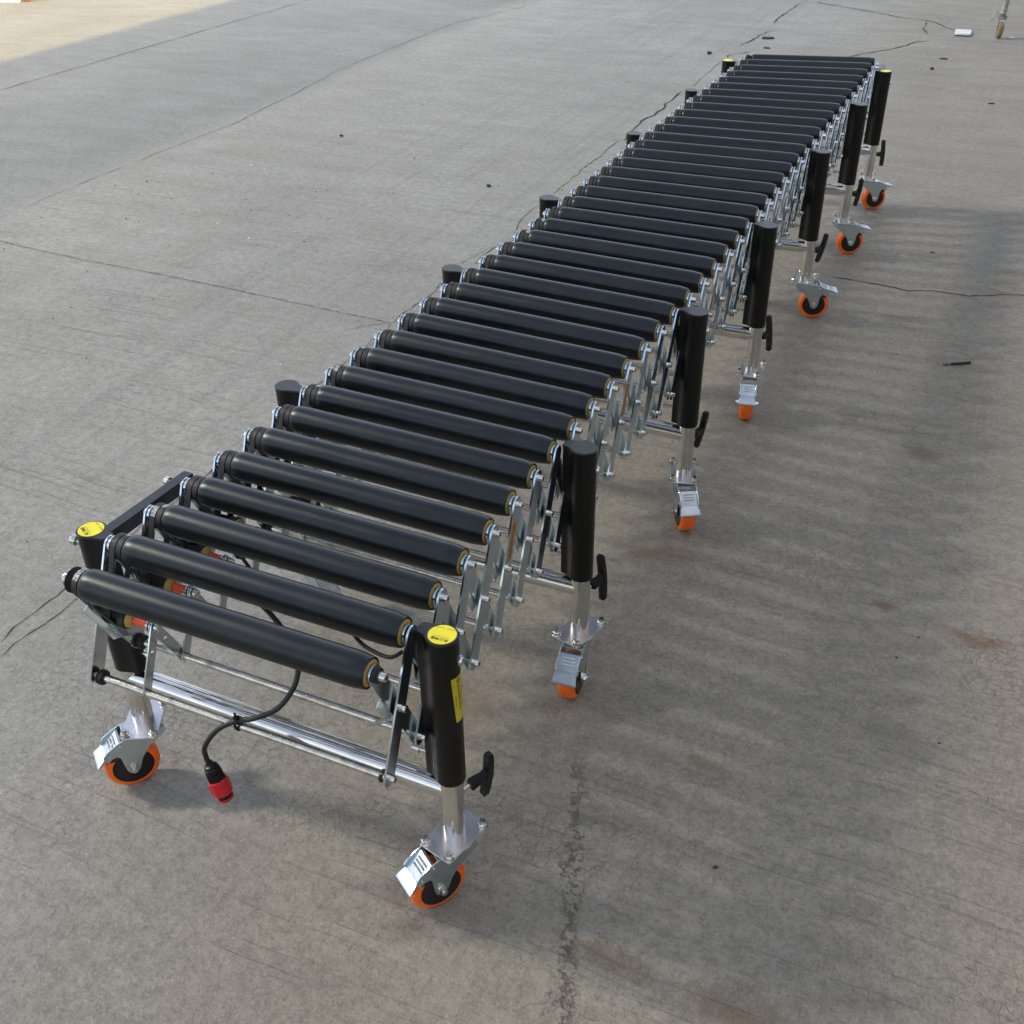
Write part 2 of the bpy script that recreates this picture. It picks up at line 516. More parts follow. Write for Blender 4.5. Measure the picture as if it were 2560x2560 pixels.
crack("ground_crack", [
    [(-0.892, -0.255), (-0.903, -0.202), (-0.899, -0.14), (-0.895, -0.077), (-0.898, -0.034), (-0.905, 0.2), (-0.9, 0.45), (-0.908, 0.613), (-0.906, 0.668), (-0.914, 0.752), (-0.907, 0.792), (-0.904, 0.814), (-0.91, 0.95), (-0.912, 1.049), (-0.914, 1.084), (-0.908, 1.108), (-0.914, 1.187), (-0.917, 1.253), (-0.916, 1.294), (-0.92, 1.407), (-0.922, 1.449), (-0.917, 1.501), (-0.927, 1.548), (-0.933, 1.629), (-0.924, 1.687), (-0.927, 1.709), (-0.923, 1.759), (-0.919, 1.809), (-0.918, 1.851), (-0.929, 1.914), (-0.929, 1.96)],
    [(-0.891, -0.25), (-0.91, -0.5), (-0.90, -0.8)],
    [(-0.855, -0.29), (-0.859, -0.245), (-0.847, -0.187), (-0.845, -0.122), (-0.843, -0.059), (-0.86, 0.1)],
    [(-0.858, -0.29), (-0.88, -0.5), (-0.875, -0.75)],
    [(-0.951, 2.136), (-0.944, 2.195), (-0.932, 2.258), (-0.925, 2.32)],
    [(-0.897, 2.149), (-0.909, 2.21), (-0.913, 2.295), (-0.906, 2.357), (-0.885, 2.416), (-0.86, 2.467)],
    [(-0.88, 2.46), (-0.93, 2.65), (-0.945, 2.828), (-0.943, 2.912)],
    [(-0.945, 2.93), (-0.944, 3.058), (-0.948, 3.145), (-0.947, 3.214), (-0.955, 3.305), (-0.946, 3.357), (-0.957, 3.462), (-0.954, 3.591), (-0.951, 3.724), (-0.964, 3.813), (-0.959, 3.885), (-0.955, 3.972)],
], 0.0044, M['crack'], 0.0015)
crack("ground_crack", [
    [(-0.945, 3.98), (-0.958, 4.192), (-0.967, 4.376), (-0.943, 4.515), (-0.949, 4.664), (-0.967, 4.815), (-0.955, 4.946), (-0.947, 5.099)],
    [(-0.955, 6.07), (-0.962, 6.151), (-0.887, 6.277), (-0.866, 6.334)],
    [(-0.955, 6.459), (-0.951, 6.666), (-0.938, 6.871), (-0.9, 7.038), (-0.846, 7.058)],
    [(-0.945, 7.346), (-0.952, 7.794), (-0.936, 8.176), (-0.925, 8.399), (-0.836, 8.388)],
    [(-0.836, 8.388), (-0.7, 8.3), (-0.515, 8.178), (-0.337, 8.095), (-0.085, 7.918), (0.089, 7.868), (0.235, 7.7), (0.327, 7.522)],
    [(0.11, 7.801), (0.121, 7.55), (0.163, 7.356)],
    [(-0.42, 6.34), (-0.3, 6.36)],
    [(-0.226, 6.376), (-0.149, 6.535), (-0.034, 6.688), (0.043, 6.803), (0.12, 7.021), (0.22, 7.12)],
], 0.0105, M['crack'], 0.0019, jag=0.012, step=0.05)
crack("ground_crack", [
    [(-0.915, 1.354), (-0.90, 1.40), (-0.895, 1.5)],
    [(-0.937, 5.238), (-0.953, 5.578), (-0.963, 5.974)],
    [(0.22, 7.12), (0.291, 7.171), (0.544, 7.222), (0.9, 7.3)],
    [(-0.846, 7.06), (-2.2, 7.25), (-3.4, 7.3)],
    [(-0.915, 0.7), (-0.885, 0.76), (-0.88, 0.85)], [(-0.885, 1.11), (-0.9, 1.2)],
    [(-1.04, 1.45), (-0.93, 1.56)], [(-0.89, 1.2), (-0.885, 1.33)],
], 0.0035, M['crack_soft'], 0.0023, jag=0.004)
crack("ground_crack", [[(0.379, 2.556), (0.447, 2.549), (0.515, 2.543), (0.592, 2.538), (0.67, 2.527), (0.746, 2.561), (0.804, 2.555), (0.872, 2.556), (0.968, 2.613), (1.051, 2.641), (1.3, 2.66), (1.6, 2.64)],
                       [(0.379, 2.556), (0.33, 2.572), (0.29, 2.575)]], 0.0075, M['crack'], 0.0015, jag=0.004, step=0.022)
crack("slab_joint", [[(-3.05, 1.635), (-2.814, 1.626), (-2.33, 1.596), (-1.97, 1.595), (-1.724, 1.587), (-1.226, 1.561), (-0.93, 1.548)]], 0.0045, M['crack'], 0.0027, jag=0.0012, step=0.012)
crack("slab_joint", [[(-4.833, -6), (-4.833, 3.602), (-4.831, 7.014), (-4.83, 20)]], 0.0100, M['crack_soft'], 0.0015, jag=0.004, step=0.05)
crack("slab_joint", [[(-3.05, -5), (-3.038, 1.845), (-3.05, 2.481), (-3.02, 3.557), (-3.182, 4.959), (-3.196, 6.489), (-2.986, 7.291), (-3.0, 16)]], 0.0045, M['crack_soft'], 0.0031, jag=0.006, step=0.04)

# factory wall on the right: its shadow covers the yard up to x = -5.45
def make_right_building():
    root = bpy.data.objects.new("factory_building", None)
    COL.objects.link(root)
    root.location = (2.6, 8, 0)
    tag(root, "long grey rendered factory building on the right that shades the yard", "building")
    H = (2.6 + 5.45) * math.tan(SUN_EL) / math.cos(math.atan2(0.16, 1.0)) - 0.04
    b = MB()
    b.box((2.0, 0, H / 2), (4.0, 70, H))
    link("wall", b.mesh("wall", M['facade_dark']), root)
    b = MB()
    b.box((2.0, 0, H + 0.02), (4.0, 70.3, 0.04))
    link("roof", b.mesh("roof", M['frame']), root)
    for i in range(9):
        y = -30 + i * 7.4
        b = MB()
        b.box((-0.02, y, 2.6), (0.05, 2.4, 1.6))
        w = link("window", b.mesh("window", M['frame']), root)
        b = MB()
        for sgn in (-1, 1):
            b.box((-0.052, y + sgn * 0.57, 2.6), (0.01, 1.0, 1.4))
        link("pane", b.mesh("pane", M['rim']), w)
make_right_building()

# ------------------------------------------------------------------ measured layout
RY = [-0.5248, -0.4323, -0.3412, -0.2514, -0.1618, -0.0722, 0.0177, 0.1073, 0.1968, 0.2866, 0.3778, 0.471, 0.5659, 0.6623, 0.7604, 0.8595, 0.9591, 1.0605, 1.164, 1.2682, 1.373, 1.4787, 1.5838, 1.6889, 1.7963, 1.9044, 2.0102, 2.1161, 2.2247, 2.3345, 2.4455, 2.5587, 2.6729, 2.7876, 2.9032, 3.0195, 3.1367, 3.2545, 3.3686, 3.4768]
RX = [0.0, 0.001, 0.0021, 0.0032, 0.0036, 0.0032, 0.0025, 0.0027, 0.0044, 0.0073, 0.0107, 0.0141, 0.0173, 0.0205, 0.0239, 0.0277, 0.0316, 0.0348, 0.0367, 0.0377, 0.0382, 0.0385, 0.0388, 0.0389, 0.0385, 0.0377, 0.0372, 0.0375, 0.0385, 0.04, 0.0414, 0.0422, 0.0427, 0.0436, 0.0449, 0.0461, 0.0462, 0.0446, 0.0413, 0.0367]
PR = [(0.3142, -0.4157), (0.3134, 0.1438), (0.333, 0.7998), (0.3491, 1.4161), (0.3498, 2.1562), (0.3616, 2.8007), (0.3636, 3.3672)]
PL = [(-0.3275, -0.4106), (-0.3198, 0.1371), (-0.2979, 0.8204), (-0.2865, 1.4052), (-0.2777, 2.1346), (-0.2693, 2.7855), (-0.274, 3.3342)]
N = 40
ZR = 0.5634           # roller axis height
LA = 0.2205           # scissor arm, pivot to pivot
XE, XS = 0.262, -0.231  # tube ends

conv = bpy.data.objects.new("roller_conveyor", None)
COL.objects.link(conv)
conv["label"] = "long expanding conveyor of black rollers on zinc scissor arms with orange caster wheels"
conv["category"] = "conveyor"

# how far the right end of each roller lies beyond its left end (the lattice bends to the left)
SK = [0.0, -0.003, -0.005, -0.0075, -0.0092, -0.0105, -0.0120, -0.0133, -0.0148, -0.0170, -0.0200, -0.0225, -0.0238, -0.0236, -0.0228, -0.0210, -0.0188, -0.0148, -0.0092, -0.0040,
      0.0020, 0.0075, 0.0125, 0.0172, 0.0218, 0.0260, 0.0300, 0.0340, 0.0380, 0.0418, 0.0460, 0.0520, 0.0590, 0.0655, 0.0735, 0.0825, 0.0915, 0.1000, 0.1070, 0.1110]
AK = [math.atan2(v, 0.467) for v in SK]
def at(k, x, y=0.0):
    """plan position of local point (x, y) of lattice joint k"""
    a = AK[k]
    ox, oy = RX[k] + 0.26 - 0.26 * math.cos(a), RY[k] - 0.26 * math.sin(a)
    return ox + x * math.cos(a) - y * math.sin(a), oy + x * math.sin(a) + y * math.cos(a)
ZB = []
for k in range(N):
    ps = []
    if k > 0: ps.append(RY[k] - RY[k - 1])
    if k < N - 1: ps.append(RY[k + 1] - RY[k])
    p = sum(ps) / len(ps)
    ZB.append(ZR - math.sqrt(LA * LA - p * p))

# ---- rollers
def roller_meshes():
    b = MB()
    b.lathe([(XS, 0.0216), (XS + 0.0015, 0.0234), (XS + 0.005, 0.0247), (XS + 0.011, 0.0256), (XS + 0.02, 0.0260), (0.05, 0.0261),
             (XE - 0.026, 0.0260), (XE - 0.018, 0.0256), (XE - 0.003, 0.0236), (XE, 0.0229), (XE, 0.0202), (XE - 0.004, 0.0198)], 48)
    tube = b.mesh("roller", M['roller'], 40)
    b = MB()
    b.lathe([(XE - 0.004, 0.0199), (XE - 0.0005, 0.0197), (XE + 0.0004, 0.0190), (XE + 0.0004, 0.0100), (XE + 0.002, 0.0095), (XE + 0.003, 0.007)], 32)
    cap = b.mesh("end_cap", M['tan'], 40)
    b = MB()
    b.lathe([(XS - 0.0255, 0.0165), (XS - 0.029, 0.0155), (XS - 0.031, 0.010)], 28)
    ring = b.mesh("end_ring", M['tan'], 40)
    b = MB()
    prof = [(XS, 0.0205), (XS - 0.001, 0.0205)]
    x = XS - 0.001
    for i in range(9):
        prof += [(x, 0.0190), (x - 0.0013, 0.0206), (x - 0.0026, 0.0190)]
        x -= 0.0026
    prof += [(x - 0.0005, 0.0206), (x - 0.0015, 0.0206), (x - 0.002, 0.0165)]
    b.lathe(prof, 40)
    pul = b.mesh("belt_pulley", M['rubber'], 50)
    return tube, cap, pul, ring
ROL = roller_meshes()
def place_rollers():
    proto = link("roller", ROL[0], conv, at(0, 0) + (ZR,), (0, 0, AK[0]))
    kids = [link("end_cap", ROL[1], proto), link("belt_pulley", ROL[2], proto), link("end_ring", ROL[3], proto)]
    for k in range(1, N):
        r = proto.copy()
        COL.objects.link(r)
        r.location = at(k, 0) + (ZR,)
        r.rotation_euler = (random.uniform(0, 6.28), 0, AK[k])
        for c in kids:
            d = c.copy()
            COL.objects.link(d)
            d.parent = r
place_rollers()

# ---- belts round the pulleys
def hull_path(c1, r1, c2, r2, n=18):
    pts = []
    d = Vector(c2) - Vector(c1)
    L = d.length
    a0 = math.atan2(d.y, d.x)
    al = math.acos((r1 - r2) / L)
    for i in range(n + 1):
        a = a0 + al + (2 * math.pi - 2 * al) * i / n
        pts.append((c1[0] + r1 * math.cos(a), c1[1] + r1 * math.sin(a)))
    for i in range(n + 1):
        a = a0 - al + 2 * al * i / n
        pts.append((c2[0] + r2 * math.cos(a), c2[1] + r2 * math.sin(a)))
    return pts
def belt(x0, x1, c1, c2, parent, marks=None):
    t = 0.0018
    outer = hull_path(c1, 0.0222, c2, 0.0168)
    inner = hull_path(c1, 0.0222 - t, c2, 0.0168 - t)
    n = len(outer)
    b = MB()
    vs = [(x0, p[0], p[1]) for p in outer] + [(x1, p[0], p[1]) for p in outer] + [(x0, p[0], p[1]) for p in inner] + [(x1, p[0], p[1]) for p in inner]
    for i in range(n):
        k = (i + 1) % n
        b.cur = 1 if (marks and marks[0] <= i < marks[1]) else 0
        if i == 0:
            b.add(vs, [(i, k, n + k, n + i)])
            base = 0
        else:
            b.f.append([i, k, n + k, n + i]); b.mi.append(b.cur); b.sm.append(True)
        b.cur = 0
        for q in ((2 * n + i, 2 * n + k, 3 * n + k, 3 * n + i), (i, k, 2 * n + k, 2 * n + i), (n + i, n + k, 3 * n + k, 3 * n + i)):
            b.f.append(list(q)); b.mi.append(0); b.sm.append(True)
    link("drive_belt", b.mesh("drive_belt", [M['belt'], M['marks']], 40), parent)
def idler(k, lx=-0.24):
    a, c = at(k, lx), at(k + 1, lx)
    z = (ZR + (ZB[k] + ZB[k + 1]) / 2) / 2
    return (a[0] + c[0]) / 2 - lx, (a[1] + c[1]) / 2, z
MARKS = {0: [None, (3, 11)], 2: [(12, 17), (3, 7)], 1: [None, (2, 5)], 4: [None, None], 7: [None, (4, 7)], 8: [(11, 15), None], 9: [(5, 12), None], 12: [(3, 10), None], 14: [None, (2, 6)],
         17: [None, (5, 9)], 18: [(4, 7), (6, 9)], 19: [(2, 8), (1, 4)], 20: [(6, 9), None], 22: [(2, 6), None], 24: [(2, 7), (5, 8)]}
for k in range(N):
    mk = MARKS.get(k, [None, None])
    if k < N - 1:
        ix, iy, iz = idler(k, -0.237)
        p = at(k, -0.2325)
        belt(p[0], p[0] - 0.0095, (p[1], ZR), (iy, iz), conv, mk[1])
    if k > 0:
        ix, iy, iz = idler(k - 1, -0.249)
        p = at(k, -0.2440)
        belt(p[0], p[0] - 0.0095, (p[1], ZR), (iy, iz), conv, mk[0])

# ---- idler pulleys at the left mid pivots
def idlers():
    b = MB()
    prof = [(-0.2565, 0.012)]
    x = -0.2565
    for i in range(8):
        prof += [(x, 0.0138), (x + 0.0016, 0.0152), (x + 0.0032, 0.0138)]
        x += 0.0032
    prof += [(-0.2300, 0.0175), (-0.2180, 0.0175), (-0.2165, 0.015)]
    b.lathe(prof, 30)
    pm = b.mesh("idler_pulley", M['rubber'], 40)
    b = MB()
    b.lathe([(-0.2168, 0.0150), (-0.2140, 0.0145), (-0.2085, 0.0090)], 24)
    cm = b.mesh("end_cap", M['tan'])
    b = MB()
    b.lathe([(-0.2090, 0.0075), (-0.1790, 0.0075)], 20)
    tm = b.mesh("spacer_tube", M['orange_tube'])
    b = MB()
    b.lathe([(-0.1790, 0.0105), (-0.1760, 0.0105)], 20)
    b.lathe([(-0.1655, 0.0075), (-0.1600, 0.0070), (-0.1585, 0.004)], 16)
    bm_ = b.mesh("bolt", M['bolt'])
    for k in range(N - 1):
        x, y, z = idler(k)
        p = link("idler_pulley", pm, conv, (x, y, z))
        link("end_cap", cm, p)
        link("spacer_tube", tm, p)
        link("bolt", bm_, p)
idlers()

# ---- scissor arms
def bar_poly(L, w, ext=0.011):
    """flat bar with rounded ends, along -z from the top pivot at the origin"""
    r = w / 2
    pts = []
    for i in range(9):
        a = math.pi * i / 8
        pts.append((r * math.cos(a), r * math.sin(a) + 0.0))
    for i in range(9):
        a = math.pi + math.pi * i / 8
        pts.append((r * math.cos(a), -L + r * math.sin(a)))
    return pts
def arms():
    W_ = 0.0290
    b = MB()
    b.prism(bar_poly(LA, W_), -0.0016, 0.0016, 'x')
    outer = b.mesh("outer_arm", M['zinc'])
    # inner arm: same bar with a pressed flap reaching down and forward from the middle pivot
    b = MB()
    b.prism(bar_poly(LA, W_), -0.0016, 0.0016, 'x')
    inner = b.mesh("inner_arm", M['zinc'])
    b = MB()
    th = R(48)
    def rotp(p):
        return (p[0] * math.cos(th) + p[1] * math.sin(th), -p[0] * math.sin(th) + p[1] * math.cos(th))
    fl = [(-0.0125, 0.012), (0.0125, 0.012), (0.0165, -0.012), (0.0150, -0.034), (0.009, -0.048), (0.000, -0.053), (-0.009, -0.048), (-0.0150, -0.034), (-0.0165, -0.012)]
    return outer, inner, fl
OUT, INN, FLAP = arms()
def ang(dy, dz):
    # rotation about x taking -z to (dy, dz)
    return math.atan2(dy, -dz)
def flap_mesh(sgn):
    """pressed flange at the middle pivot: a short web off the arm, then a wing bent inwards; axes: x inwards*sgn, y, z"""
    b = MB()
    q = -sgn
    P = [(0, -0.046, 0.033), (0, -0.017, 0.047), (0, 0.009, -0.008), (0, -0.023, -0.014), (q * 0.028, 0.004, -0.044), (q * 0.030, -0.030, -0.026),
         (q * 0.034, -0.034, -0.024), (q * 0.0335, -0.020, -0.036)]
    b.add(P, [(0, 1, 2, 3), (3, 2, 4, 5)], smooth=False)
    return b.mesh("pressed_flange", M['zinc'])
FL = {1: flap_mesh(1), -1: flap_mesh(-1)}
def bolt_mesh(sgn):
    b = MB()
    b.lathe([(0, 0.0068), (sgn * 0.0012, 0.0068), (sgn * 0.0013, 0.0058), (sgn * 0.0080, 0.0058), (sgn * 0.0088, 0.0052)], 20)
    b.cur = 1
    b.lathe([(sgn * 0.0086, 0.0030), (sgn * 0.00895, 0.0030)], 6)
    return b.mesh("bolt", [M['bolt'], M['rubber']])
BOLT = {1: bolt_mesh(1), -1: bolt_mesh(-1)}
far_bolts = MB()
POSTK = {1, 7, 14, 20, 27, 33, 38}
WARN = {5, 11, 17, 23, 29}
XO = {1: (0.2732, 0.2664), -1: (-0.2712, -0.2652)}   # outer arm plane, inner arm plane

def warn_label(parent):
    b = MB()
    b.prism([(-0.0075, -0.030), (0.0085, -0.030), (0.0085, -0.098), (-0.0075, -0.098)], 0.0017, 0.0019, 'x')
    l = link("warning_label", b.mesh("warning_label", M['warn']), parent)
    b = MB()
    x0, x1 = 0.0020, 0.00215
    def tri(p, q, w=0.0009):
        a, c = Vector(p), Vector(q)
        n = (c - a).normalized()
        n = Vector((-n.y, n.x)) * w / 2
        b.prism([tuple(a + n), tuple(a - n), tuple(c - n), tuple(c + n)], x0, x1, 'x')
    A, B, C = (0.0005, -0.0335), (-0.0055, -0.047), (0.0065, -0.047)
    tri(A, B); tri(B, C); tri(C, A)
    b.prism([(0.0000, -0.038), (0.0012, -0.038), (0.0008, -0.0425), (0.0002, -0.0425)], x0, x1, 'x')
    rnd = random.Random(5)
    z = -0.052
    for i in range(4):       # four square characters of the printed line, too worn to read
        for j in range(3):
            b.prism([(-0.004, z - j * 0.0028), (0.0045, z - j * 0.0028), (0.0045, z - j * 0.0028 - 0.0009), (-0.004, z - j * 0.0028 - 0.0009)], x0, x1, 'x')
        s = rnd.uniform(-0.002, 0.002)
        b.prism([(s, z), (s + 0.0009, z), (s + 0.0009, z - 0.0065), (s, z - 0.0065)], x0, x1, 'x')
        z -= 0.0112
    l2 = b.mesh("print", M['ink'])
    # the print is part of the label's own mesh
    bm = bmesh.new()
    bm.from_mesh(l.data)
    nf = len(bm.faces)
    bm.from_mesh(l2)
    bm.faces.ensure_lookup_table()
    for f in bm.faces[nf:]:
        f.material_index = 1
    bm.to_mesh(l.data)
    bm.free()
    l.data.materials.append(M['ink'])

nb = 0
for s in (1, -1):
    xo, xi = XO[s]
    for k in range(N - 1):
        (pox0, ya), (pox1, yb) = at(k, xo), at(k + 1, xo)
        dx0, dx1 = pox0 - xo, pox1 - xo
        # outer arm: top at k+1, bottom at k
        dy, dz = ya - yb, ZB[k] - ZR
        o = link("outer_arm", OUT, conv, (dx1 + xo, yb, ZR), (ang(dy, dz), 0, 0))
        o.rotation_euler[2] = 0
        # lean along x with the curve
        o.rotation_euler = (ang(dy, dz), math.atan2((dx0 - dx1) * -1, LA), 0)
        # inner arm: top at k, bottom at k+1
        dy2, dz2 = yb - ya, ZB[k + 1] - ZR
        i_ = link("inner_arm", INN, conv, (dx0 + xi, ya, ZR), (ang(dy2, dz2), math.atan2((dx1 - dx0) * -1, LA), 0))
        # flap at the middle pivot, on the inner side
        th = ang(dy, dz)
        f = link("pressed_flange", FL[s], i_, (-s * 0.0026, 0, -LA / 2), (-ang(dy2, dz2), 0, 0))
        sm_ = f.modifiers.new("solid", 'SOLIDIFY')
        sm_.thickness = 0.0020
        if s > 0 and k + 1 in WARN:
            warn_label(o)
        # bolts
        t = Vector((0, dy, dz)).normalized()
        bx = s * 0.0016
        places = [(0.0, (k + 1) not in POSTK), (LA / 2, True), (LA, True)]
        for d, ok in places:
            if not ok:
                continue
            if nb < 99 and (s > 0 and k < 28 or s < 0 and k < 4):
                link("bolt", BOLT[s], o, (bx, 0, -d))
                nb += 1
            else:
                p = Vector((dx1 + xo + bx + (dx0 - dx1) * d / LA, yb, ZR)) + t * d
                far_bolts.lathe([(0, 0.0066), (s * 0.0080, 0.0060), (s * 0.0088, 0.0050)], 10, Matrix.Translation(p))
fb = link("bolt", far_bolts.mesh("bolts_far", M['bolt']), conv)
fb["kind"] = "stuff"

# front roller axle ends (no outer arm there) and their grommets
def axle_end(x0, y, s, nm="axle_bolt"):
    b = MB()
    b.lathe([(0, 0.0115), (s * 0.004, 0.0118), (s * 0.006, 0.0105), (s * 0.0075, 0.0115), (s * 0.0085, 0.0105)], 24)
    g_ = link("rubber_grommet", b.mesh("rubber_grommet", M['rubber']), conv, (x0, y, ZR))
    link("axle_bolt", BOLT[s], g_, (s * 0.0085, 0, 0), (0, 0, 0)).scale = (1.15, 1.1, 1.1)
axle_end(XO[1][1] + 0.00125, RY[0], 1)
def left_front_nut():
    b = MB()
    b.lathe([(-0.003, 0.0150), (-0.005, 0.0150), (-0.0055, 0.0085), (-0.013, 0.0080), (-0.014, 0.007)], 24)
    link("axle_bolt", b.mesh("axle_nut", M['bolt']), conv, (XS - 0.030, RY[0], ZR))
left_front_nut()

# washers between roller cap and plates
def washers():
    b = MB()
    b.lathe([(XE + 0.0006, 0.0118), (XE + 0.0022, 0.0118)], 24)
    me = b.mesh("washer", M['zinc'])
    b = MB()
    b.lathe([(XS - 0.0315, 0.0145), (XS - 0.0335, 0.0145)], 24)
    me2 = b.mesh("washer", M['zinc'])
    for k in range(N):
        link("washer", me, conv, at(k, 0) + (ZR,), (0, 0, AK[k]))
        link("washer", me2, conv, at(k, 0) + (ZR,), (0, 0, AK[k]))
washers()

# ---- idler support arms: second lattice on the left, from the middle pivot down
def idler_arms():
    W_ = 0.0185
    b = MB()
    L = LA / 2
    outl = bar_poly(L, W_)
    cz, hr = -L * 0.38, 0.0036
    # walk the outline, step in to the hole from the +y side and back out again
    j = max(range(9), key=lambda i: outl[i][0])
    hole = [(hr * math.cos(-2 * math.pi * i / 14), cz + hr * math.sin(-2 * math.pi * i / 14)) for i in range(15)]
    W2 = W_ / 2
    poly = [(W2, cz)] + [p for p in outl] + [(W2, cz - 0.00001)] + hole[::1]
    b.prism(poly, -0.0012, 0.0012, 'x')
    me = b.mesh("idler_arm", M['zinc'])
    for k in range(N - 1):
        x, y, z = idler(k, -0.169)
        for (ye, ze, dxx, hole) in ((at(k, -0.169)[1], ZB[k], 0.0, 0.46), (at(k + 1, -0.169)[1], ZB[k + 1], 0.004, 0.30)):
            a = ang(ye - y, ze - z)
            link("idler_arm", me, conv, (x - 0.1690 - dxx, y, z), (a, 0, 0))
idler_arms()

# ---- cross rods at the bottom pivots
def cross_rods():
    b = MB()
    b.lathe([(-0.2690, 0.0066), (0.2720, 0.0066)], 20)
    b.cur = 1
    b.lathe([(-0.2640, 0.0115), (-0.2615, 0.0130), (-0.2595, 0.0112), (-0.2575, 0.0130), (-0.2540, 0.0120)], 24)
    b.lathe([(0.2600, 0.0095), (0.2630, 0.0105), (0.2650, 0.0090)], 24)
    me = b.mesh("cross_rod", [M['rod'], M['rubber']])
    for k in range(N):
        link("cross_rod", me, conv, at(k, 0) + (ZB[k],), (0, 0, AK[k]))
cross_rods()

# ------------------------------------------------------------------ legs
def keyhole(r=0.0235, k=1.0, s=1):
    """rounded outline of the height sleeve with its offset lobe; left legs use it turned by half a circle"""
    pts = []
    for i in range(29):
        a = R(-130 + 230 * i / 28)
        pts.append((r * math.cos(a), r * math.sin(a)))
    pts += [(-0.0085, 0.0219), (-0.0135, 0.0201), (-0.020, 0.0180), (-0.028, 0.0165), (-0.034, 0.0158), (-0.0370, 0.0150), (-0.0386, 0.0132),
            (-0.0404, -0.0040), (-0.0396, -0.0062), (-0.0372, -0.0074), (-0.031, -0.0080), (-0.026, -0.0095), (-0.0215, -0.0127), (-0.0180, -0.0157)]
    return [(p[0] * k * s, p[1] * k * s) for p in pts]

ZP = 0.1375  # top of the mounting plate
def leg_meshes(s):
    d = {}
    b = MB()
    b.lathe([(ZP, 0.0190), (ZR - 0.02, 0.0190)], 36, axis='z')
    b.cur = 1
    d['pole'] = b.mesh("leg", [M['chrome'], M['alu']])
    b = MB()
    b.prism(keyhole(s=s), ZR - 0.289, ZR - 0.0035, 'z')
    d['sleeve'] = b.mesh("sleeve", M['plastic'], 40)
    b = MB()
    out = keyhole(0.0235, 1.03, s)
    inn = keyhole(0.0235, 0.975, s)
    b.prism(out, ZR - 0.0032, ZR - 0.0008, 'z')
    b.prism(inn, ZR - 0.0009, ZR, 'z')
    d['cap'] = b.mesh("sleeve_cap", M['cap'], 40)
    b = MB()
    b.lathe([(ZR + 0.0002, 0.0208), (ZR + 0.0006, 0.0208)], 40, axis='z')
    d['sticker'] = b
    b = MB()
    b.lathe([(0, 0.0085), (0.0025, 0.0085), (0.003, 0.0065), (0.0055, 0.0060)], 20)
    d['ring'] = b.mesh("ring_rivet", M['bolt'])
    # socket bolt through the sleeve towards the lattice
    b = MB()
    b.lathe([(0, 0.0042), (0.034, 0.0042), (0.034, 0.0070), (0.046, 0.0070), (0.047, 0.006)], 18)
    d['sbolt'] = b.mesh("socket_bolt", M['bolt'])
    return d
LM = {1: leg_meshes(1), -1: leg_meshes(-1)}

def rounded_rect(hx, hy, r, n=4):
    pts = []
    for cx, cy, a0 in ((hx - r, hy - r, 0), (-hx + r, hy - r, 90), (-hx + r, -hy + r, 180), (hx - r, -hy + r, 270)):
        for i in range(n + 1):
            a = R(a0 + 90 * i / n)
            pts.append((cx + r * math.cos(a), cy + r * math.sin(a)))
    return pts
def plate_mesh():
    b = MB()
    b.prism(rounded_rect(0.0325, 0.050, 0.004), ZP - 0.0030, ZP, 'z')
    a = b.mesh("mounting_plate", M['alu'])
    b = MB()
    b.prism(rounded_rect(0.0305, 0.045, 0.006), ZP - 0.0058, ZP - 0.0032, 'z')
    # swivel housing (ball race)
    b.lathe([(ZP - 0.0060, 0.029), (ZP - 0.0085, 0.031), (ZP - 0.0125, 0.031), (ZP - 0.0145, 0.024)], 32, axis='z')
    c = b.mesh("caster_top_plate", M['zinc'])
    b = MB()
    b.lathe([(0, 0.0074), (0.0010, 0.0078)], 18, axis='z')
    b.lathe([(0.0010, 0.0070), (0.0070, 0.0070), (0.0085, 0.0058)], 6, axis='z')
    b.lathe([(0.0085, 0.0040), (0.0145, 0.0038)], 12, axis='z')
    n_ = b.mesh("nut", M['bolt'])
    return a, c, n_
PLATE, CTOP, NUT = plate_mesh()

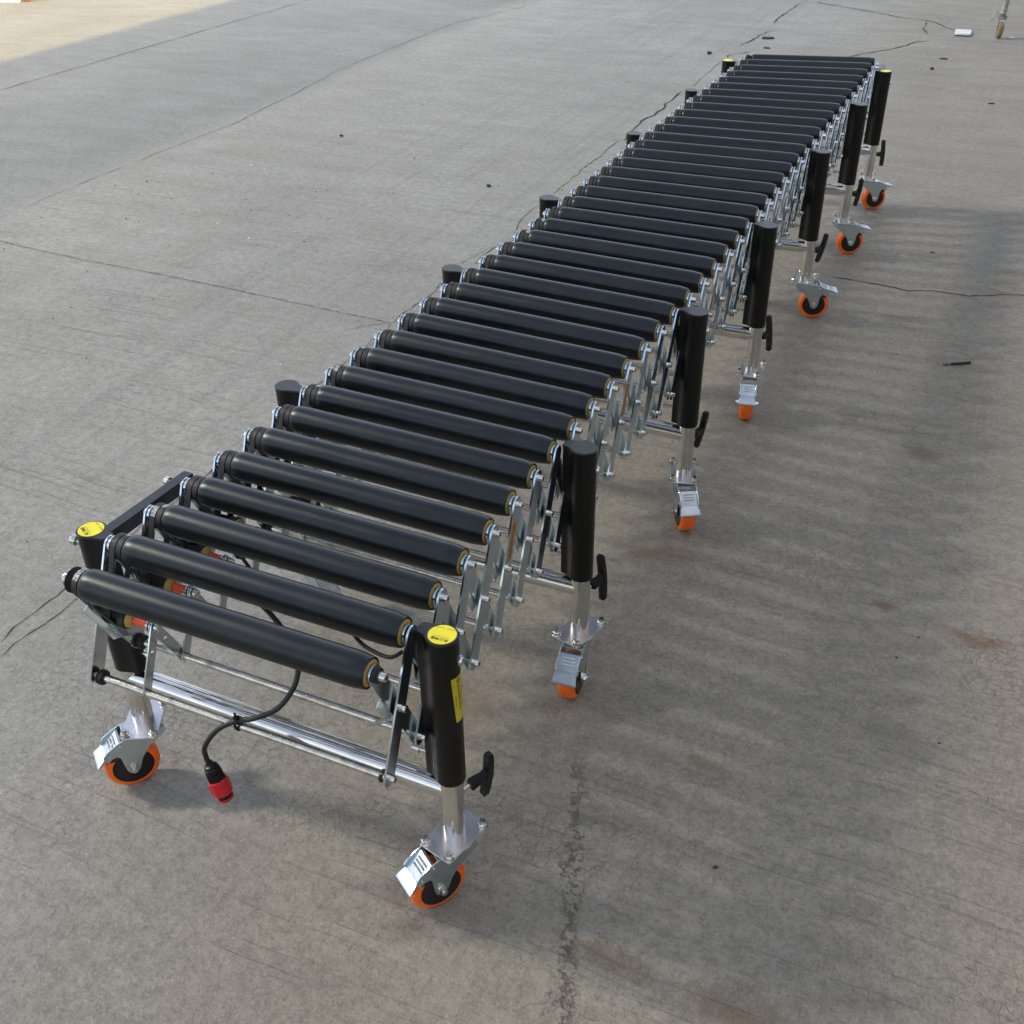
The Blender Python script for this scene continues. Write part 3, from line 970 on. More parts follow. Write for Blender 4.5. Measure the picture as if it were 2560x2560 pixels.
# caster frame: +x of the local frame is the trailing direction (u)
UA = 0.040   # axle offset
WR = 0.050   # wheel radius
def lift(b):
    for v in b.v:
        v.z += 0.0075 * min(1.0, max(0.0, (v.z - 0.055) / 0.05))
def caster_meshes():
    b = MB()
    side = [(-0.029, 0.117), (-0.030, 0.109), (-0.020, 0.098), (0.004, 0.085), (0.020, 0.066)]
    for i in range(9):
        a = R(205 + (345 - 205) * i / 8)
        side.append((UA + 0.0125 * math.cos(a), 0.050 + 0.0125 * math.sin(a)))
    side += [(0.0535, 0.0550), (0.0560, 0.0700), (0.0575, 0.0790), (0.0620, 0.0835), (0.0700, 0.0830), (0.0790, 0.0780), (0.0850, 0.0830), (0.0860, 0.0900), (0.0780, 0.0990), (0.0600, 0.1090), (0.0440, 0.1160)]
    for sg in (-1, 1):
        y0 = sg * 0.0205
        b.prism([(p[0], p[1]) for p in side], y0, y0 + sg * 0.0024, 'y')
        # small rivets
        for (u, z) in ((0.052, 0.103), (0.074, 0.088)):
            b.cyl((u, y0 + sg * 0.0024, z), (u, y0 + sg * 0.0045, z), 0.0026, 10)
    # bridge over the wheel
    b.prism([(-0.0300, 0.1140), (0.0440, 0.1140), (0.0440, 0.1165), (-0.0300, 0.1165)], -0.0205, 0.0205, 'y')
    lift(b)
    fork = b.mesh("caster_fork", M['zinc'], 35)
    b = MB()
    for sg in (-1, 1):
        b.cyl((UA, sg * 0.0229, 0.050), (UA, sg * 0.0245, 0.050), 0.0085, 18)
        b.hex((UA, sg * 0.0245, 0.050), (UA, sg * 0.0305, 0.050), 0.0072)
        b.cyl((UA, sg * 0.0305, 0.050), (UA, sg * 0.0335, 0.050), 0.0038, 10)
    axle = b.mesh("axle_nut", M['bolt'])
    # tyre
    b = MB()
    prof = []
    ri = 0.0375
    w = 0.0182
    prof = [(-w, ri), (-w, 0.0405), (-w + 0.0012, 0.0445), (-w + 0.0040, 0.0478), (-w + 0.0080, 0.0496), (0, WR), (w - 0.0080, 0.0496), (w - 0.0040, 0.0478), (w - 0.0012, 0.0445), (w, 0.0405), (w, ri)]
    T = Matrix.Translation((UA, 0, WR))
    b.lathe(prof, 56, T, 'y', caps=False)
    b.lathe([(w, ri), (-w, ri)], 56, T, 'y', caps=False)
    tyre = b.mesh("tyre", M['orange'], 45)
    # rim: dished disc with hub and six ribs
    b = MB()
    b.lathe([(-0.0158, 0.0374), (-0.0158, 0.0335), (-0.0085, 0.0315), (-0.0060, 0.0200), (-0.0060, 0.0150), (-0.0170, 0.0120), (-0.0185, 0.0100),
             (0.0185, 0.0100), (0.0170, 0.0120), (0.0060, 0.0150), (0.0060, 0.0200), (0.0085, 0.0315), (0.0158, 0.0335), (0.0158, 0.0374)], 48, T, 'y')
    for i in range(6):
        a = 2 * math.pi * i / 6
        m = T @ Matrix.Rotation(a, 4, 'Y')
        b.add([(0.012, -0.0135, -0.002), (0.033, -0.0125, -0.0015), (0.033, 0.0125, -0.0015), (0.012, 0.0135, -0.002),
               (0.012, -0.0135, 0.002), (0.033, -0.0125, 0.0015), (0.033, 0.0125, 0.0015), (0.012, 0.0135, 0.002)],
              [(0, 1, 2, 3), (4, 7, 6, 5), (0, 4, 5, 1), (1, 5, 6, 2), (2, 6, 7, 3), (3, 7, 4, 0)], m)
    for v in b.v:
        v.y *= 1.17
    rim = b.mesh("wheel_rim", M['rim'], 35)
    # brake pedal: bent sheet with side flanges, pressed ribs, turned lip
    b = MB()
    top = [(0.0500, 0.1085), (0.0545, 0.1085), (0.0560, 0.1075), (0.0810, 0.0865), (0.0840, 0.0858), (0.1000, 0.0735), (0.1008, 0.0705)]
    th = 0.0018
    hw = [0.0185, 0.0190, 0.0190, 0.0188, 0.0192, 0.0240, 0.0242]
    n = len(top)
    vs, fs = [], []
    for (p, h_) in zip(top, hw):
        vs += [(p[0], -h_, p[1]), (p[0], h_, p[1]), (p[0] - 0.0008, -h_, p[1] - th), (p[0] - 0.0008, h_, p[1] - th)]
    for i in range(n - 1):
        a, c = 4 * i, 4 * (i + 1)
        fs += [(a, a + 1, c + 1, c), (a + 2, c + 2, c + 3, a + 3), (a, c, c + 2, a + 2), (a + 1, a + 3, c + 3, c + 1)]
    fs += [(0, 2, 3, 1), (4 * n - 4, 4 * n - 3, 4 * n - 1, 4 * n - 2)]
    b.add(vs, fs)
    # side flanges
    for sg in (-1, 1):
        fl = [(p[0], p[1]) for p in top] + [(0.0930, 0.0740), (0.0860, 0.0790), (0.0780, 0.0820), (0.0640, 0.0930), (0.0500, 0.1010)]
        vs, m_ = [], len(fl)
        hs = hw + [0.0225, 0.0200, 0.0188, 0.0190, 0.0185]
        for (p, h_) in zip(fl, hs):
            vs.append((p[0], sg * h_, p[1]))
        for (p, h_) in zip(fl, hs):
            vs.append((p[0], sg * (h_ + 0.0016), p[1]))
        fs = [tuple(range(m_)), tuple(range(2 * m_ - 1, m_ - 1, -1))] + [(i, (i + 1) % m_, m_ + (i + 1) % m_, m_ + i) for i in range(m_)]
        b.add(vs, fs)
    # three raised ribs across the tread
    for q in range(3):
        u0 = 0.0600 + q * 0.0050
        z0 = 0.1075 - (u0 - 0.0560) * 0.84
        b.add([(u0, -0.013, z0 + 0.0004), (u0 + 0.0012, -0.013, z0 + 0.0012), (u0 + 0.0026, -0.013, z0 - 0.0012),
               (u0, 0.013, z0 + 0.0004), (u0 + 0.0012, 0.013, z0 + 0.0012), (u0 + 0.0026, 0.013, z0 - 0.0012)],
              [(0, 1, 4, 3), (1, 2, 5, 4), (0, 2, 1), (3, 4, 5), (0, 3, 5, 2)])
    lift(b)
    pedal = b.mesh("brake_pedal", M['zinc_bright'], 28)
    up = Matrix.Translation((0.052, 0, 0.118)) @ Matrix.Rotation(R(-24), 4, 'Y') @ Matrix.Translation((-0.052, 0, -0.118))
    b.v = [up @ v for v in b.v]
    pedal_up = b.mesh("brake_pedal", M['zinc_bright'], 28)
    # dark brake mechanism under the pedal
    b = MB()
    b.prism([(0.056, 0.096), (0.078, 0.079), (0.076, 0.073), (0.068, 0.073), (0.055, 0.086)], -0.0190, 0.0190, 'y')
    lift(b)
    brake = b.mesh("brake_shoe", M['rubber'])
    return fork, axle, tyre, rim, pedal, brake, pedal_up
M['zinc_bright'] = simple("bright_zinc_pedal", (0.50, 0.545, 0.60), 0.34, metal=1.0, var=0.08, vscale=50, rvar=0.04)
FORK, AXLE, TYRE, RIM, PEDAL, BRAKE, PEDAL_UP = caster_meshes()

def handle_mesh():
    """T handle clamp: +x is outward"""
    b = MB()
    b.cyl((0.014, 0, 0), (0.046, 0, 0), 0.0035, 12)
    a = b.mesh("clamp_screw", M['bolt'])
    b = MB()
    # neck, square section widening to the bar
    def sq(x, hy, hz):
        return [(x, -hy, -hz), (x, hy, -hz), (x, hy, hz), (x, -hy, hz)]
    secs = [sq(0.036, 0.0070, 0.0070), sq(0.039, 0.0082, 0.0082), (sq(0.060, 0.0062, 0.0072)), (sq(0.071, 0.0055, 0.0125))]
    vs = [p for s_ in secs for p in s_]
    fs = [(3, 2, 1, 0), (12, 13, 14, 15)]
    for i in range(3):
        for j in range(4):
            k = (j + 1) % 4
            fs.append((4 * i + j, 4 * i + k, 4 * (i + 1) + k, 4 * (i + 1) + j))
    b.add(vs, fs)
    # bar, slightly bowed with wider middle
    prof = [(-0.053, 0.0056, 0.0048), (-0.049, 0.0066, 0.0058), (-0.020, 0.0070, 0.0062), (0.0, 0.0072, 0.0066), (0.020, 0.0070, 0.0062), (0.049, 0.0066, 0.0058), (0.053, 0.0056, 0.0048)]
    vs, fs = [], []
    for (z, hy, hx) in prof:
        cx = 0.0745 - 1.2 * z * z
        vs += [(cx - hx, -hy, z), (cx + hx, -hy, z), (cx + hx, hy, z), (cx - hx, hy, z)]
    for i in range(len(prof) - 1):
        for j in range(4):
            k = (j + 1) % 4
            fs.append((4 * i + j, 4 * i + k, 4 * (i + 1) + k, 4 * (i + 1) + j))
    n = 4 * (len(prof) - 1)
    fs += [(3, 2, 1, 0), (n, n + 1, n + 2, n + 3)]
    b.add(vs, fs)
    # grip ribs
    for z in (-0.034, -0.024, 0.024, 0.034):
        b.box((0.0735, 0, z), (0.0138, 0.0148, 0.0014))
    return a, b.mesh("clamp_handle", M['plastic'], 30)
HSCREW, HBAR = handle_mesh()

def text_mesh(body, size, name, mat, thick=0.0001):
    cu = bpy.data.curves.new(name, 'FONT')
    cu.body = body
    cu.size = size
    cu.align_x = 'CENTER'
    cu.align_y = 'CENTER'
    cu.extrude = thick
    ob = bpy.data.objects.new(name, cu)
    COL.objects.link(ob)
    bpy.context.view_layer.update()
    dg = bpy.context.evaluated_depsgraph_get()
    me = bpy.data.meshes.new_from_object(ob.evaluated_get(dg))
    bpy.data.objects.remove(ob)
    me.materials.clear()
    me.materials.append(mat)
    me.name = name
    return me

def sticker_print(parent, rz):
    """worn print of the round sticker: two small rows and the large four characters, the code square left out"""
    try:
        me = text_mesh("风三神盾", 0.0066, "sticker_print", M['ink'])
    except Exception:
        me = None
    rnd = random.Random(3)
    b = MB()
    for i in range(9):
        if i == 4: continue
        x = -0.0135 + i * 0.0034
        b.box((x, -0.0130 + 0.0, ZR + 0.0008), (0.0022, 0.0007, 0.0002))
        b.box((x, -0.0142, ZR + 0.0008), (0.0016, 0.0006, 0.0002))
        b.box((x + rnd.uniform(-.0006, .0006), -0.0136, ZR + 0.0008), (0.0006, 0.0020, 0.0002))
    for i in range(12):
        x = -0.0115 + i * 0.0021
        b.box((x, 0.0050, ZR + 0.0008), (0.0010, 0.0012, 0.0002))
    link("sticker_print", b.mesh("sticker_lines", M['ink_soft']), parent, (0, 0, 0), (0, 0, rz))
    if me:
        o = link("sticker_print", me, parent, (0, 0, ZR + 0.0009), (0, 0, rz))
        off = Matrix.Rotation(rz, 3, 'Z') @ Vector((0, 0.0100, 0))
        o.location = (off.x, off.y, ZR + 0.0009)
        o.rotation_euler = (0, 0, rz)

def side_label(parent):
    """yellow label wrapped round the outer side of the front right sleeve"""
    b = MB()
    r = 0.0238
    a0, a1 = R(-40), R(56)
    z1, z0 = ZR - 0.067, ZR - 0.155
    n = 14
    vs = []
    for i in range(n + 1):
        a = a0 + (a1 - a0) * i / n
        for (rr, z) in ((r, z0), (r, z1)):
            aa = a + (R(13) if z == z0 else 0)
            vs.append((rr * math.cos(aa), rr * math.sin(aa), z))
    b.add(vs, [(2 * i, 2 * i + 2, 2 * i + 3, 2 * i + 1) for i in range(n)])
    l = link("printed_label", b.mesh("printed_label", M['label_yellow']), parent)
    b = MB()
    rr = 0.0240
    def patch(a, z, da, dz):
        vs = []
        for aa in (a - da / 2, a + da / 2):
            for zz in (z - dz / 2, z + dz / 2):
                sa = aa + R(13) * (z1 - zz) / (z1 - z0)
                vs.append((rr * math.cos(sa), rr * math.sin(sa), zz))
        b.add(vs, [(0, 2, 3, 1)], smooth=False)
    # main line of square characters running down the label, in strokes
    rnd = random.Random(11)
    a = R(-12)
    for i in range(9):
        z = z1 - 0.018 - i * 0.0058
        for j in range(3):
            patch(a, z - j * 0.0016 + 0.0016, R(8) if j != 1 else R(5), 0.0009)
        patch(a + R(rnd.uniform(-2, 2)), z, R(1.8), 0.0044)
    for i in range(8):
        z = z1 - 0.024 - i * 0.0056
        patch(R(6), z + 0.001, R(6), 0.0010)
        patch(R(6), z - 0.001, R(6), 0.0010)
        patch(R(6), z, R(1.6), 0.004)
    for z in (0.040, 0.0435, 0.050, 0.0535):
        patch(R(-30), z1 - z, R(4), 0.0022)
    patch(R(-31), z1 - 0.017, R(4), 0.0018)
    # round mark near the top, line at the bottom
    for i in range(12):
        t = 2 * math.pi * i / 12
        patch(R(-10) + R(7) * math.cos(t), z1 - 0.008 + 0.0032 * math.sin(t), R(3.4), 0.0016)
    patch(R(-10), z1 - 0.008, R(5), 0.0011)
    patch(R(-12), z0 + 0.0045, R(56), 0.0010)
    link("label_print", b.mesh("label_print", M['ink']), parent)

def make_leg(idx, side, x, y):
    d = LM[side]
    leg = link("leg", d['pole'], conv, (x, y, 0))
    link("sleeve", d['sleeve'], leg)
    link("sleeve_cap", d['cap'], leg)
    if idx in (0, 6):
        link("round_sticker", d['sticker'].mesh("round_sticker", M['yellow']), leg)
        if idx == 0:
            sticker_print(leg, R(184) if side > 0 else R(152))
    # rivet ring on the outer side
    link("ring_rivet", d['ring'], leg, (side * 0.0225, 0.006, ZR - 0.045), (0, 0, 0 if side > 0 else math.pi))
    # socket bolt on the inner side
    link("socket_bolt", d['sbolt'], leg, (-side * 0.018, 0.0, ZR - 0.250), (0, 0, math.pi if side > 0 else 0))
    return leg
def dress_base(leg, plate_rot, d, raised=False):
    pr = R(plate_rot)
    link("mounting_plate", PLATE, leg, (0, 0, 0), (0, 0, pr), bevel=0.0006)
    link("caster_top_plate", CTOP, leg, (0, 0, 0), (0, 0, pr))
    for sx in (-1, 1):
        for sy in (-1, 1):
            v = Matrix.Rotation(pr, 3, 'Z') @ Vector((sx * 0.0255, sy * 0.0410, ZP))
            link("nut", NUT, leg, v, (0, 0, pr + sx * 0.4)).scale = (1.2, 1.2, 1.0)
    a = math.atan2(d[1], d[0])
    for nm, me, bv in (("caster_fork", FORK, 0.0006), ("axle_nut", AXLE, 0), ("tyre", TYRE, 0), ("wheel_rim", RIM, 0), ("brake_pedal", PEDAL_UP if raised else PEDAL, 0.0004), ("brake_shoe", BRAKE, 0)):
        link(nm, me, leg, (0, 0, 0), (0, 0, a), bevel=bv)

PLR = [-14, -15, 17, 0, -6, 12, 8]
CDR = [(-0.55, -0.83), (0.07, -1.0), (0.50, -0.87), (0.18, -0.98), (0.95, 0.28), (0.88, 0.47), (0.85, 0.52)]
PLL = [28, -10, 5, 10, -12, 4, 8]
CDL = [(-0.62, -0.78), (0.85, -0.52), (-0.4, -0.9), (0.3, -0.95), (-0.8, 0.5), (0.5, 0.8), (0.7, -0.7)]
HDIR = [66, 74, 76, 70, 64, 62, 60]
for i in range(7):
    lg = make_leg(i, 1, *PR[i])
    dress_base(lg, PLR[i], CDR[i], i >= 4)
    hr = R(HDIR[i])
    tilt = R([8, -6, 10, -8, 12, 6, -5][i])
    h = link("clamp_handle", HBAR, lg, (0, 0, ZR - 0.337), (tilt, 0, hr), bevel=0.0012)
    link("clamp_screw", HSCREW, lg, (0, 0, ZR - 0.337), (0, 0, hr))
    if i == 0:
        side_label(lg)
    lg2 = make_leg(i, -1, *PL[i])
    dress_base(lg2, PLL[i], CDL[i])

# horizontal outer bolt near the top of the front left sleeve
def top_bolt():
    b = MB()
    b.lathe([(0, 0.0046), (-0.013, 0.0046)], 14)
    b.lathe([(-0.012, 0.0085), (-0.013, 0.0090), (-0.022, 0.0088), (-0.023, 0.007)], 18)
    link("socket_bolt", b.mesh("top_bolt", M['bolt']), conv, (PL[0][0] - 0.022, PL[0][1] - 0.004, ZR - 0.030))
top_bolt()

# ---- crossbars
def crossbars():
    for i in range(7):
        a, c = Vector((PL[i][0], PL[i][1], ZR - 0.318)), Vector((PR[i][0], PR[i][1], ZR - 0.318))
        L = (c - a).length
        seg = 96
        def prof_r(r0, groove):
            out = []
            for j in range(seg):
                t = 360.0 * j / seg
                r = r0
                d = (t - 90 + 180) % 360 - 180     # measured from straight up
                if groove and -15 < d < 75:
                    r -= 0.0009 * (1 if (j % 4) < 2 else 0)
                out.append(r)
            return out
        b = MB()
        vs, fs = [], []
        stations = [(0.002, 0), (0.050, 0), (0.052, 1), (L - 0.062, 1), (L - 0.060, 0), (L - 0.002, 0)]
        for (x, gv) in stations:
            rr = prof_r(0.0188, gv)
            for j in range(seg):
                t = 2 * math.pi * j / seg
                vs.append((x, rr[j] * math.cos(t) * -1, rr[j] * math.sin(t)))
        for s_ in range(len(stations) - 1):
            for j in range(seg):
                k = (j + 1) % seg
                fs.append((s_ * seg + j, s_ * seg + k, (s_ + 1) * seg + k, (s_ + 1) * seg + j))
        b.add(vs, fs)
        d = c - a
        link("crossbar", b.mesh("crossbar", M['chrome'], 25), conv, a, (0, 0, math.atan2(d.y, d.x)))
crossbars()

# ---- black side beams at the two ends
def side_beam(p0, p1, w=0.020, h=0.024):
    a, c = Vector(p0), Vector(p1)
    d = c - a
    L = d.length
    b = MB()
    b.box((L / 2, 0, 0), (L, w, h))
    b.cur = 1
    b.box((L * 0.80, -w / 2 - 0.0004, -0.001), (0.030, 0.0006, 0.006))
    o = link("side_beam", b.mesh("side_beam", [M['steel_paint'], M['rubber']]), conv, a, (0, math.atan2(-d.z, math.hypot(d.x, d.y)), math.atan2(d.y, d.x)), bevel=0.0012)
    b = MB()
    b.lathe([(0, 0.0045), (0.008, 0.0045), (0.008, 0.0078), (0.016, 0.0078), (0.017, 0.006)], 16, axis='y')
    link("bolt", b.mesh("beam_bolt", M['bolt']), o, (L - 0.030, w / 2, 0.004))
    return o
side_beam((-0.3030, -0.4010, ZR - 0.012), (-0.2930, -0.2060, ZR - 0.012))
side_beam((0.3440, 3.380, ZR - 0.010), (0.3360, 3.470, ZR - 0.010))

# ---- power cable with its red plug, cable tie, and the second hanging cable
def smooth_path(P, n=10):
    P = [Vector(p) for p in P]
    out = []
    for i in range(len(P) - 1):
        p0 = P[max(i - 1, 0)]; p1 = P[i]; p2 = P[i + 1]; p3 = P[min(i + 2, len(P) - 1)]
        for k in range(n):
            t = k / n
            out.append(0.5 * ((2 * p1) + (-p0 + p2) * t + (2 * p0 - 5 * p1 + 4 * p2 - p3) * t * t + (-p0 + 3 * p1 - 3 * p2 + p3) * t ** 3))
    out.append(P[-1])
    return out
def cable():
    zc = lambda z: ZR + z
    pts = [(-0.035, -0.549, zc(-0.325)), (-0.050, -0.540, zc(-0.300)), (-0.0560, -0.525, zc(-0.270)), (-0.045, -0.503, zc(-0.235)),
           (-0.010, -0.488, zc(-0.208)), (0.010, -0.4680, zc(-0.192)), (0.028, -0.425, zc(-0.175)), (0.036, -0.375, zc(-0.135)), (0.000, -0.33, zc(-0.085)), (-0.06, -0.27, zc(-0.060)), (-0.14, -0.20, zc(-0.055))]
    pts = CABLE_PTS
    b = MB()
    b.tube(smooth_path(pts, 12), 0.0042, 14)
    cb = link("power_cable", b.mesh("power_cable", M['rubber']), conv)
    # plug along the end direction
    e = Vector(pts[0])
    d = PLUG_DIR.normalized()
    q = d.to_track_quat('Z', 'Y').to_matrix().to_4x4()
    q.translation = e
    b = MB()
    b.lathe([(-0.006, 0.0050), (0.000, 0.0065), (0.002, 0.0100), (0.004, 0.0108), (0.006, 0.0100), (0.008, 0.0122), (0.014, 0.0128), (0.0155, 0.0120)], 28, q, 'z')
    b.lathe([(0.0150, 0.0148), (0.0290, 0.0152), (0.0300, 0.0148)], 6, q, 'z')
    b.lathe([(0.0300, 0.0140), (0.0330, 0.0140)], 28, q, 'z')
    b.lathe([(0.0560, 0.0132), (0.0700, 0.0122), (0.0715, 0.0108)], 28, q, 'z')
    pl = link("plug_body", b.mesh("plug_body", M['plastic'], 30), cb)
    b = MB()
    b.lathe([(0.0290, 0.0140), (0.0305, 0.0155), (0.0560, 0.0162), (0.0580, 0.0148)], 36, q, 'z')
    for i in range(4):
        a = i * math.pi / 2 + 0.4
        b.add([(0.0155 * math.cos(a - .08), 0.0155 * math.sin(a - .08), 0.034), (0.0155 * math.cos(a + .08), 0.0155 * math.sin(a + .08), 0.034),
               (0.0158 * math.cos(a + .08), 0.0158 * math.sin(a + .08), 0.054), (0.0158 * math.cos(a - .08), 0.0158 * math.sin(a - .08), 0.054),
               (0.0172 * math.cos(a), 0.0172 * math.sin(a), 0.036), (0.0174 * math.cos(a), 0.0174 * math.sin(a), 0.053)],
              [(0, 1, 4), (1, 2, 5, 4), (2, 3, 5), (3, 0, 4, 5)], q)
    link("red_collar", b.mesh("red_collar", M['red'], 30), cb)
    b = MB()
    b.lathe([(0.0650, 0.0132), (0.0690, 0.0132)], 28, q, 'z')
    link("red_collar", b.mesh("red_ring", M['red'], 30), cb)
def cable_tie(c):
    b = MB()
    # a loop round rod and cable plus the square head
    ly, lz = 0.0082, 0.0125
    pts = []
    for i in range(25):
        a = 2 * math.pi * i / 24
        pts.append((c[0], c[1] + ly * math.cos(a), c[2] + lz * math.sin(a)))
    n = len(pts) - 1
    vs, fs = [], []
    for p in pts[:-1]:
        dy, dz = p[1] - c[1], p[2] - c[2]
        l = math.hypot(dy, dz)
        for (w, t) in ((-0.0026, 0), (0.0026, 0), (0.0026, 0.0013), (-0.0026, 0.0013)):
            vs.append((p[0] + w, p[1] + dy / l * t, p[2] + dz / l * t))
    for i in range(n):
        k = (i + 1) % n
        for j in range(4):
            m = (j + 1) % 4
            fs.append((4 * i + j, 4 * i + m, 4 * k + m, 4 * k + j))
    b.add(vs, fs)
    b.box((c[0], c[1] - 0.003, c[2] + 0.0140), (0.0070, 0.0065, 0.0060))
    b.box((c[0], c[1] - 0.004, c[2] + 0.0200), (0.0040, 0.0012, 0.010))
    link("cable_tie", b.mesh("cable_tie", M['plastic']), conv)
zc = lambda z: ZR + z
CABLE_PTS = [(-0.041, -0.553, zc(-0.280)), (-0.046, -0.5525, zc(-0.268)), (-0.044, -0.551, zc(-0.243)), (-0.022, -0.540, zc(-0.209)),
             (0.010, -0.528, zc(-0.1875)), (0.040, -0.522, zc(-0.176)), (0.072, -0.500, zc(-0.160)), (0.088, -0.470, zc(-0.125)), (0.078, -0.450, zc(-0.085)), (0.030, -0.43, zc(-0.050)), (-0.06, -0.39, zc(-0.045)), (-0.15, -0.34, zc(-0.06))]
PLUG_DIR = Vector((0.30, -0.03, -1.0))
cable()
cable_tie((0.010, -0.5260, ZB[0] + 0.0055))
def cable2():
    b = MB()
    pts = [(-0.14, -0.30, zc(-0.05)), (-0.06, -0.35, zc(-0.055)), (0.0, -0.375, zc(-0.085)), (0.08, -0.385, zc(-0.055)), (0.15, -0.42, zc(-0.030)), (0.20, -0.445, zc(-0.036)), (0.245, -0.452, zc(-0.037)), (0.262, -0.44, zc(-0.030))]
    b.tube(smooth_path(pts, 10), 0.0030, 10)
    link("power_cable", b.mesh("hanging_cable", M['rubber']), conv)
cable2()

# ------------------------------------------------------------------ small things on the yard
def parked_leg():
    """lower end of a round post on an old swivel caster, top right of the photo"""
    root = bpy.data.objects.new("post_on_caster", None)
    COL.objects.link(root)
    root.location = (0.632, 7.375, 0)
    root.scale = (1.08, 1.08, 1.08)
    root.rotation_euler = (0, 0, 0)
    tag(root, "grey metal pipe leg standing on one dusty brown caster at the far edge", "post")
    b = MB()
    b.cyl((0, 0.015, 0.150), (0.02, 0.02, 1.25), 0.0195, 28)
    link("pipe", b.mesh("pipe", M['old_metal']), root)
    b = MB()
    b.lathe([(0.143, 0.020), (0.146, 0.036), (0.150, 0.036), (0.152, 0.026)], 24, Matrix.Translation((0, 0.012, 0)), 'z')
    b.lathe([(0.112, 0.026), (0.118, 0.029), (0.128, 0.029), (0.134, 0.020), (0.144, 0.016)], 24, Matrix.Translation((0, 0.012, 0)), 'z')
    for sg in (-1, 1):
        b.prism([(-0.025, 0.118), (0.030, 0.118), (0.012, 0.040), (-0.010, 0.036)], sg * 0.0185, sg * 0.0210, 'x', Matrix.Translation((0.004, 0, 0)))
    link("caster_fork", b.mesh("old_fork", M['old_metal']), root)
    b = MB()
    b.lathe([(-0.013, 0.030), (-0.015, 0.040), (-0.009, 0.047), (0, 0.0485), (0.009, 0.047), (0.015, 0.040), (0.013, 0.030)], 32, Matrix.Translation((0, -0.010, 0.0485)) @ Matrix.Rotation(R(12), 4, 'Z'), 'x')
    link("caster_wheel", b.mesh("old_wheel", M['old_wheel']), root)
    b = MB()
    b.tube(smooth_path([(-0.024, 0.0, 0.150), (-0.045, -0.005, 0.160), (-0.055, -0.01, 0.140), (-0.066, -0.015, 0.105), (-0.058, -0.015, 0.102), (-0.046, -0.01, 0.128), (-0.022, 0, 0.143)], 6), 0.0026, 8)
    link("brake_lever", b.mesh("brake_wire", M['old_metal']), root)
parked_leg()

def phone_box():
    b = MB()
    b.prism(rounded_rect(0.054, 0.085, 0.014), 0.006, 0.018, 'z')
    o = link("white_card_case", b.mesh("white_case", M['white']), None, (0.394, 7.43, 0.0), (0, 0, R(4)), bevel=0.002)
    tag(o, "small flat white plastic case lying on the concrete near the caster leg", "case")
    b = MB()
    b.prism(rounded_rect(0.054, 0.085, 0.014), 0.0005, 0.0058, 'z')
    link("dark_underside", b.mesh("case_under", M['plastic']), o)
phone_box()

def scrap(name, label, cat, loc, rz, kind, size=1.0, mat=None, group=None):
    rnd = random.Random(sum(ord(ch) for ch in label))
    b = MB()
    if kind == 'stone':
        pts = []
        for i in range(26):
            u, v = rnd.uniform(0, 2 * math.pi), rnd.uniform(-1, 1)
            rr = rnd.uniform(0.75, 1.15)
            c_ = math.sqrt(1 - v * v)
            pts.append(Vector((rr * c_ * math.cos(u), rr * c_ * math.sin(u) * 0.7, rr * v * 0.55)))
        bm = bmesh.new()
        for p in pts:
            bm.verts.new(p * size)
        bmesh.ops.convex_hull(bm, input=bm.verts)
        loose = [v for v in bm.verts if not v.link_faces]
        bmesh.ops.delete(bm, geom=loose, context='VERTS')
        me = bpy.data.meshes.new(name)
        bm.to_mesh(me); bm.free()
        me.materials.append(mat or M['stone'])
        o = link(name, me, None, (loc[0], loc[1], size * 0.5), (0, 0, rz))
    elif kind == 'chip':
        n = 9
        top = []
        for i in range(n):
            a = 2 * math.pi * i / n
            rr = size * rnd.uniform(0.6, 1.1)
            top.append((rr * math.cos(a), rr * 0.45 * math.sin(a)))
        b.prism(top, 0.0008, 0.0008 + size * 0.22, 'z')
        o = link(name, b.mesh(name, mat or M['leaf']), None, (loc[0], loc[1], 0), (R(4), 0, rz))
    tag(o, label, cat, group)
    return o
def cable_offcut():
    b = MB()
    b.tube([(-0.001, 0, 0.0055), (0.03, 0.001, 0.0050), (0.062, 0.002, 0.0055)], 0.0042, 10)
    o = link("cable_scrap", b.mesh("cable_scrap", M['rubber']), None, (0.872, 1.962, 0.0), (0, 0, R(30)))
    tag(o, "short black cable offcut with frayed end lying on the right side concrete", "scrap")
    b = MB()
    for q in (-1, 0, 1):
        b.tube(smooth_path([(0.0, q * 0.001, 0.005), (-0.012, q * 0.002, 0.0035), (-0.030, q * 0.006, 0.0035)], 5), 0.0009, 6)
    link("frayed_wire", b.mesh("frayed_wire", M['stone']), o)
cable_offcut()
scrap("stone", "dark stone lying alone on the yard left of the far rollers", "stone", (-1.258, 3.035), 0.4, 'stone', 0.013)
scrap("stone", "small dark stone near the middle of the open yard on the left", "stone", (-2.335, 3.505), 1.2, 'stone', 0.012)
scrap("stone", "dark square stone beyond the far left post", "stone", (-1.092, 6.14), 0.2, 'stone', 0.020)
scrap("metal_scrap", "brown metal scrap beside the crack just beyond the conveyor's end", "scrap", (-0.845, 6.786), 0.3, 'chip', 0.050, M['leaf'])
scrap("pebble", "flat black pebble just behind the last roller of the conveyor", "pebble", (-0.778, 6.465), 0.1, 'chip', 0.028)
scrap("bottle_cap", "small dark bottle cap on the concrete, in front of the white case", "cap", (0.361, 6.542), 0.1, 'chip', 0.030)
scrap("pebble", "dark pebble nearest the far right post of the conveyor", "pebble", (0.325, 6.207), 0.5, 'stone', 0.015)
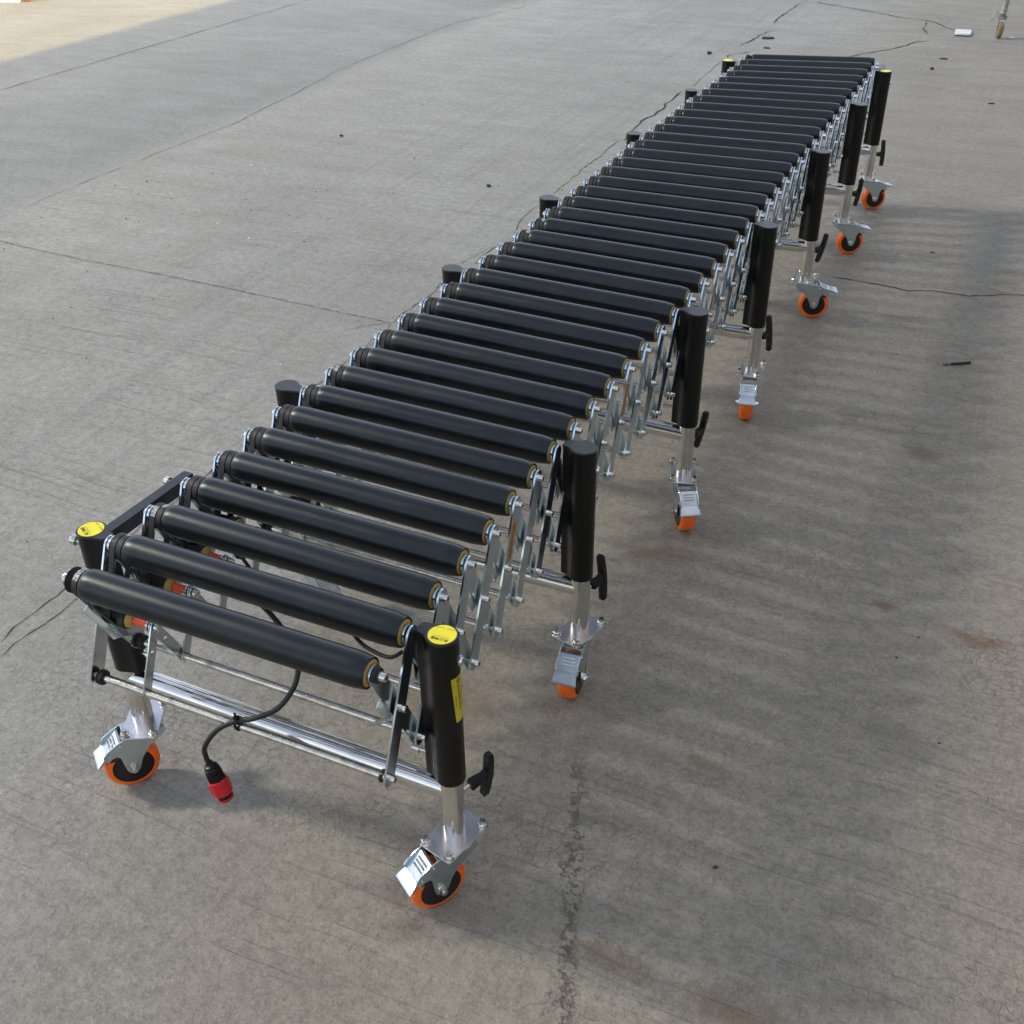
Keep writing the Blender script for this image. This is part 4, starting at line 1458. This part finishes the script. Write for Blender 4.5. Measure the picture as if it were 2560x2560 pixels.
scrap("leaf_bit", "small black leaf bit with a stem lying on the near right concrete", "leaf", (0.703, -0.20), 0.6, 'chip', 0.0075)
scrap("paper_bit", "tiny white paper bit to the right of the caster leg", "paper", (0.712, 7.40), 0.2, 'chip', 0.028, M['white'])
scrap("pebble", "flat dark pebble on the open concrete right of the far posts", "pebble", (0.732, 5.444), 0.2, 'chip', 0.022)
scrap("pebble", "dark pebble between the two right rear casters and the cable scrap", "pebble", (0.70, 2.95), 0.2, 'chip', 0.010)
def edge_items():
    b = MB()
    b.box((0, 0, 0.02), (0.40, 0.05, 0.04))
    o = link("white_plank", b.mesh("white_plank", M['white']), None, (-7.30, 5.98, 0), (0, 0, R(22)), bevel=0.003)
    tag(o, "end of a white plank lying in the sun at the top left corner", "plank")
    b = MB()
    b.box((0, 0, 0.05), (0.10, 0.12, 0.10))
    o = link("wood_block", b.mesh("wood_block", M['wood']), None, (-7.11, 6.16, 0), (0, 0, R(15)), bevel=0.004)
    tag(o, "brown wooden block in the sun beside the white plank", "block")
edge_items()

def grit():
    """scattered crumbs of grit on the slab"""
    rnd = random.Random(21)
    b = MB()
    for i in range(150):
        if i < 60:
            x, y = rnd.gauss(-2.3, 0.5), rnd.gauss(2.3, 0.6)
        else:
            x, y = rnd.uniform(-3.2, 1.4), rnd.uniform(-0.9, 6.5)
        r = rnd.uniform(0.0016, 0.0042) * (1.0 if y < 2 else 1.4)
        n = 5
        a0 = rnd.uniform(0, 6.28)
        base = [(x + r * rnd.uniform(0.6, 1.2) * math.cos(a0 + 2 * math.pi * k / n), y + r * rnd.uniform(0.6, 1.2) * math.sin(a0 + 2 * math.pi * k / n), 0.0003) for k in range(n)]
        top = (x, y, r * 0.9)
        b.cur = 0 if rnd.random() < 0.88 else 1
        b.add(base + [top], [(k, (k + 1) % n, n) for k in range(n)], smooth=False)
    o = link("grit", b.mesh("grit", [M['stone'], M['white']]))
    tag(o, "dark and pale crumbs of grit scattered over the concrete", "grit", kind="stuff")
grit()
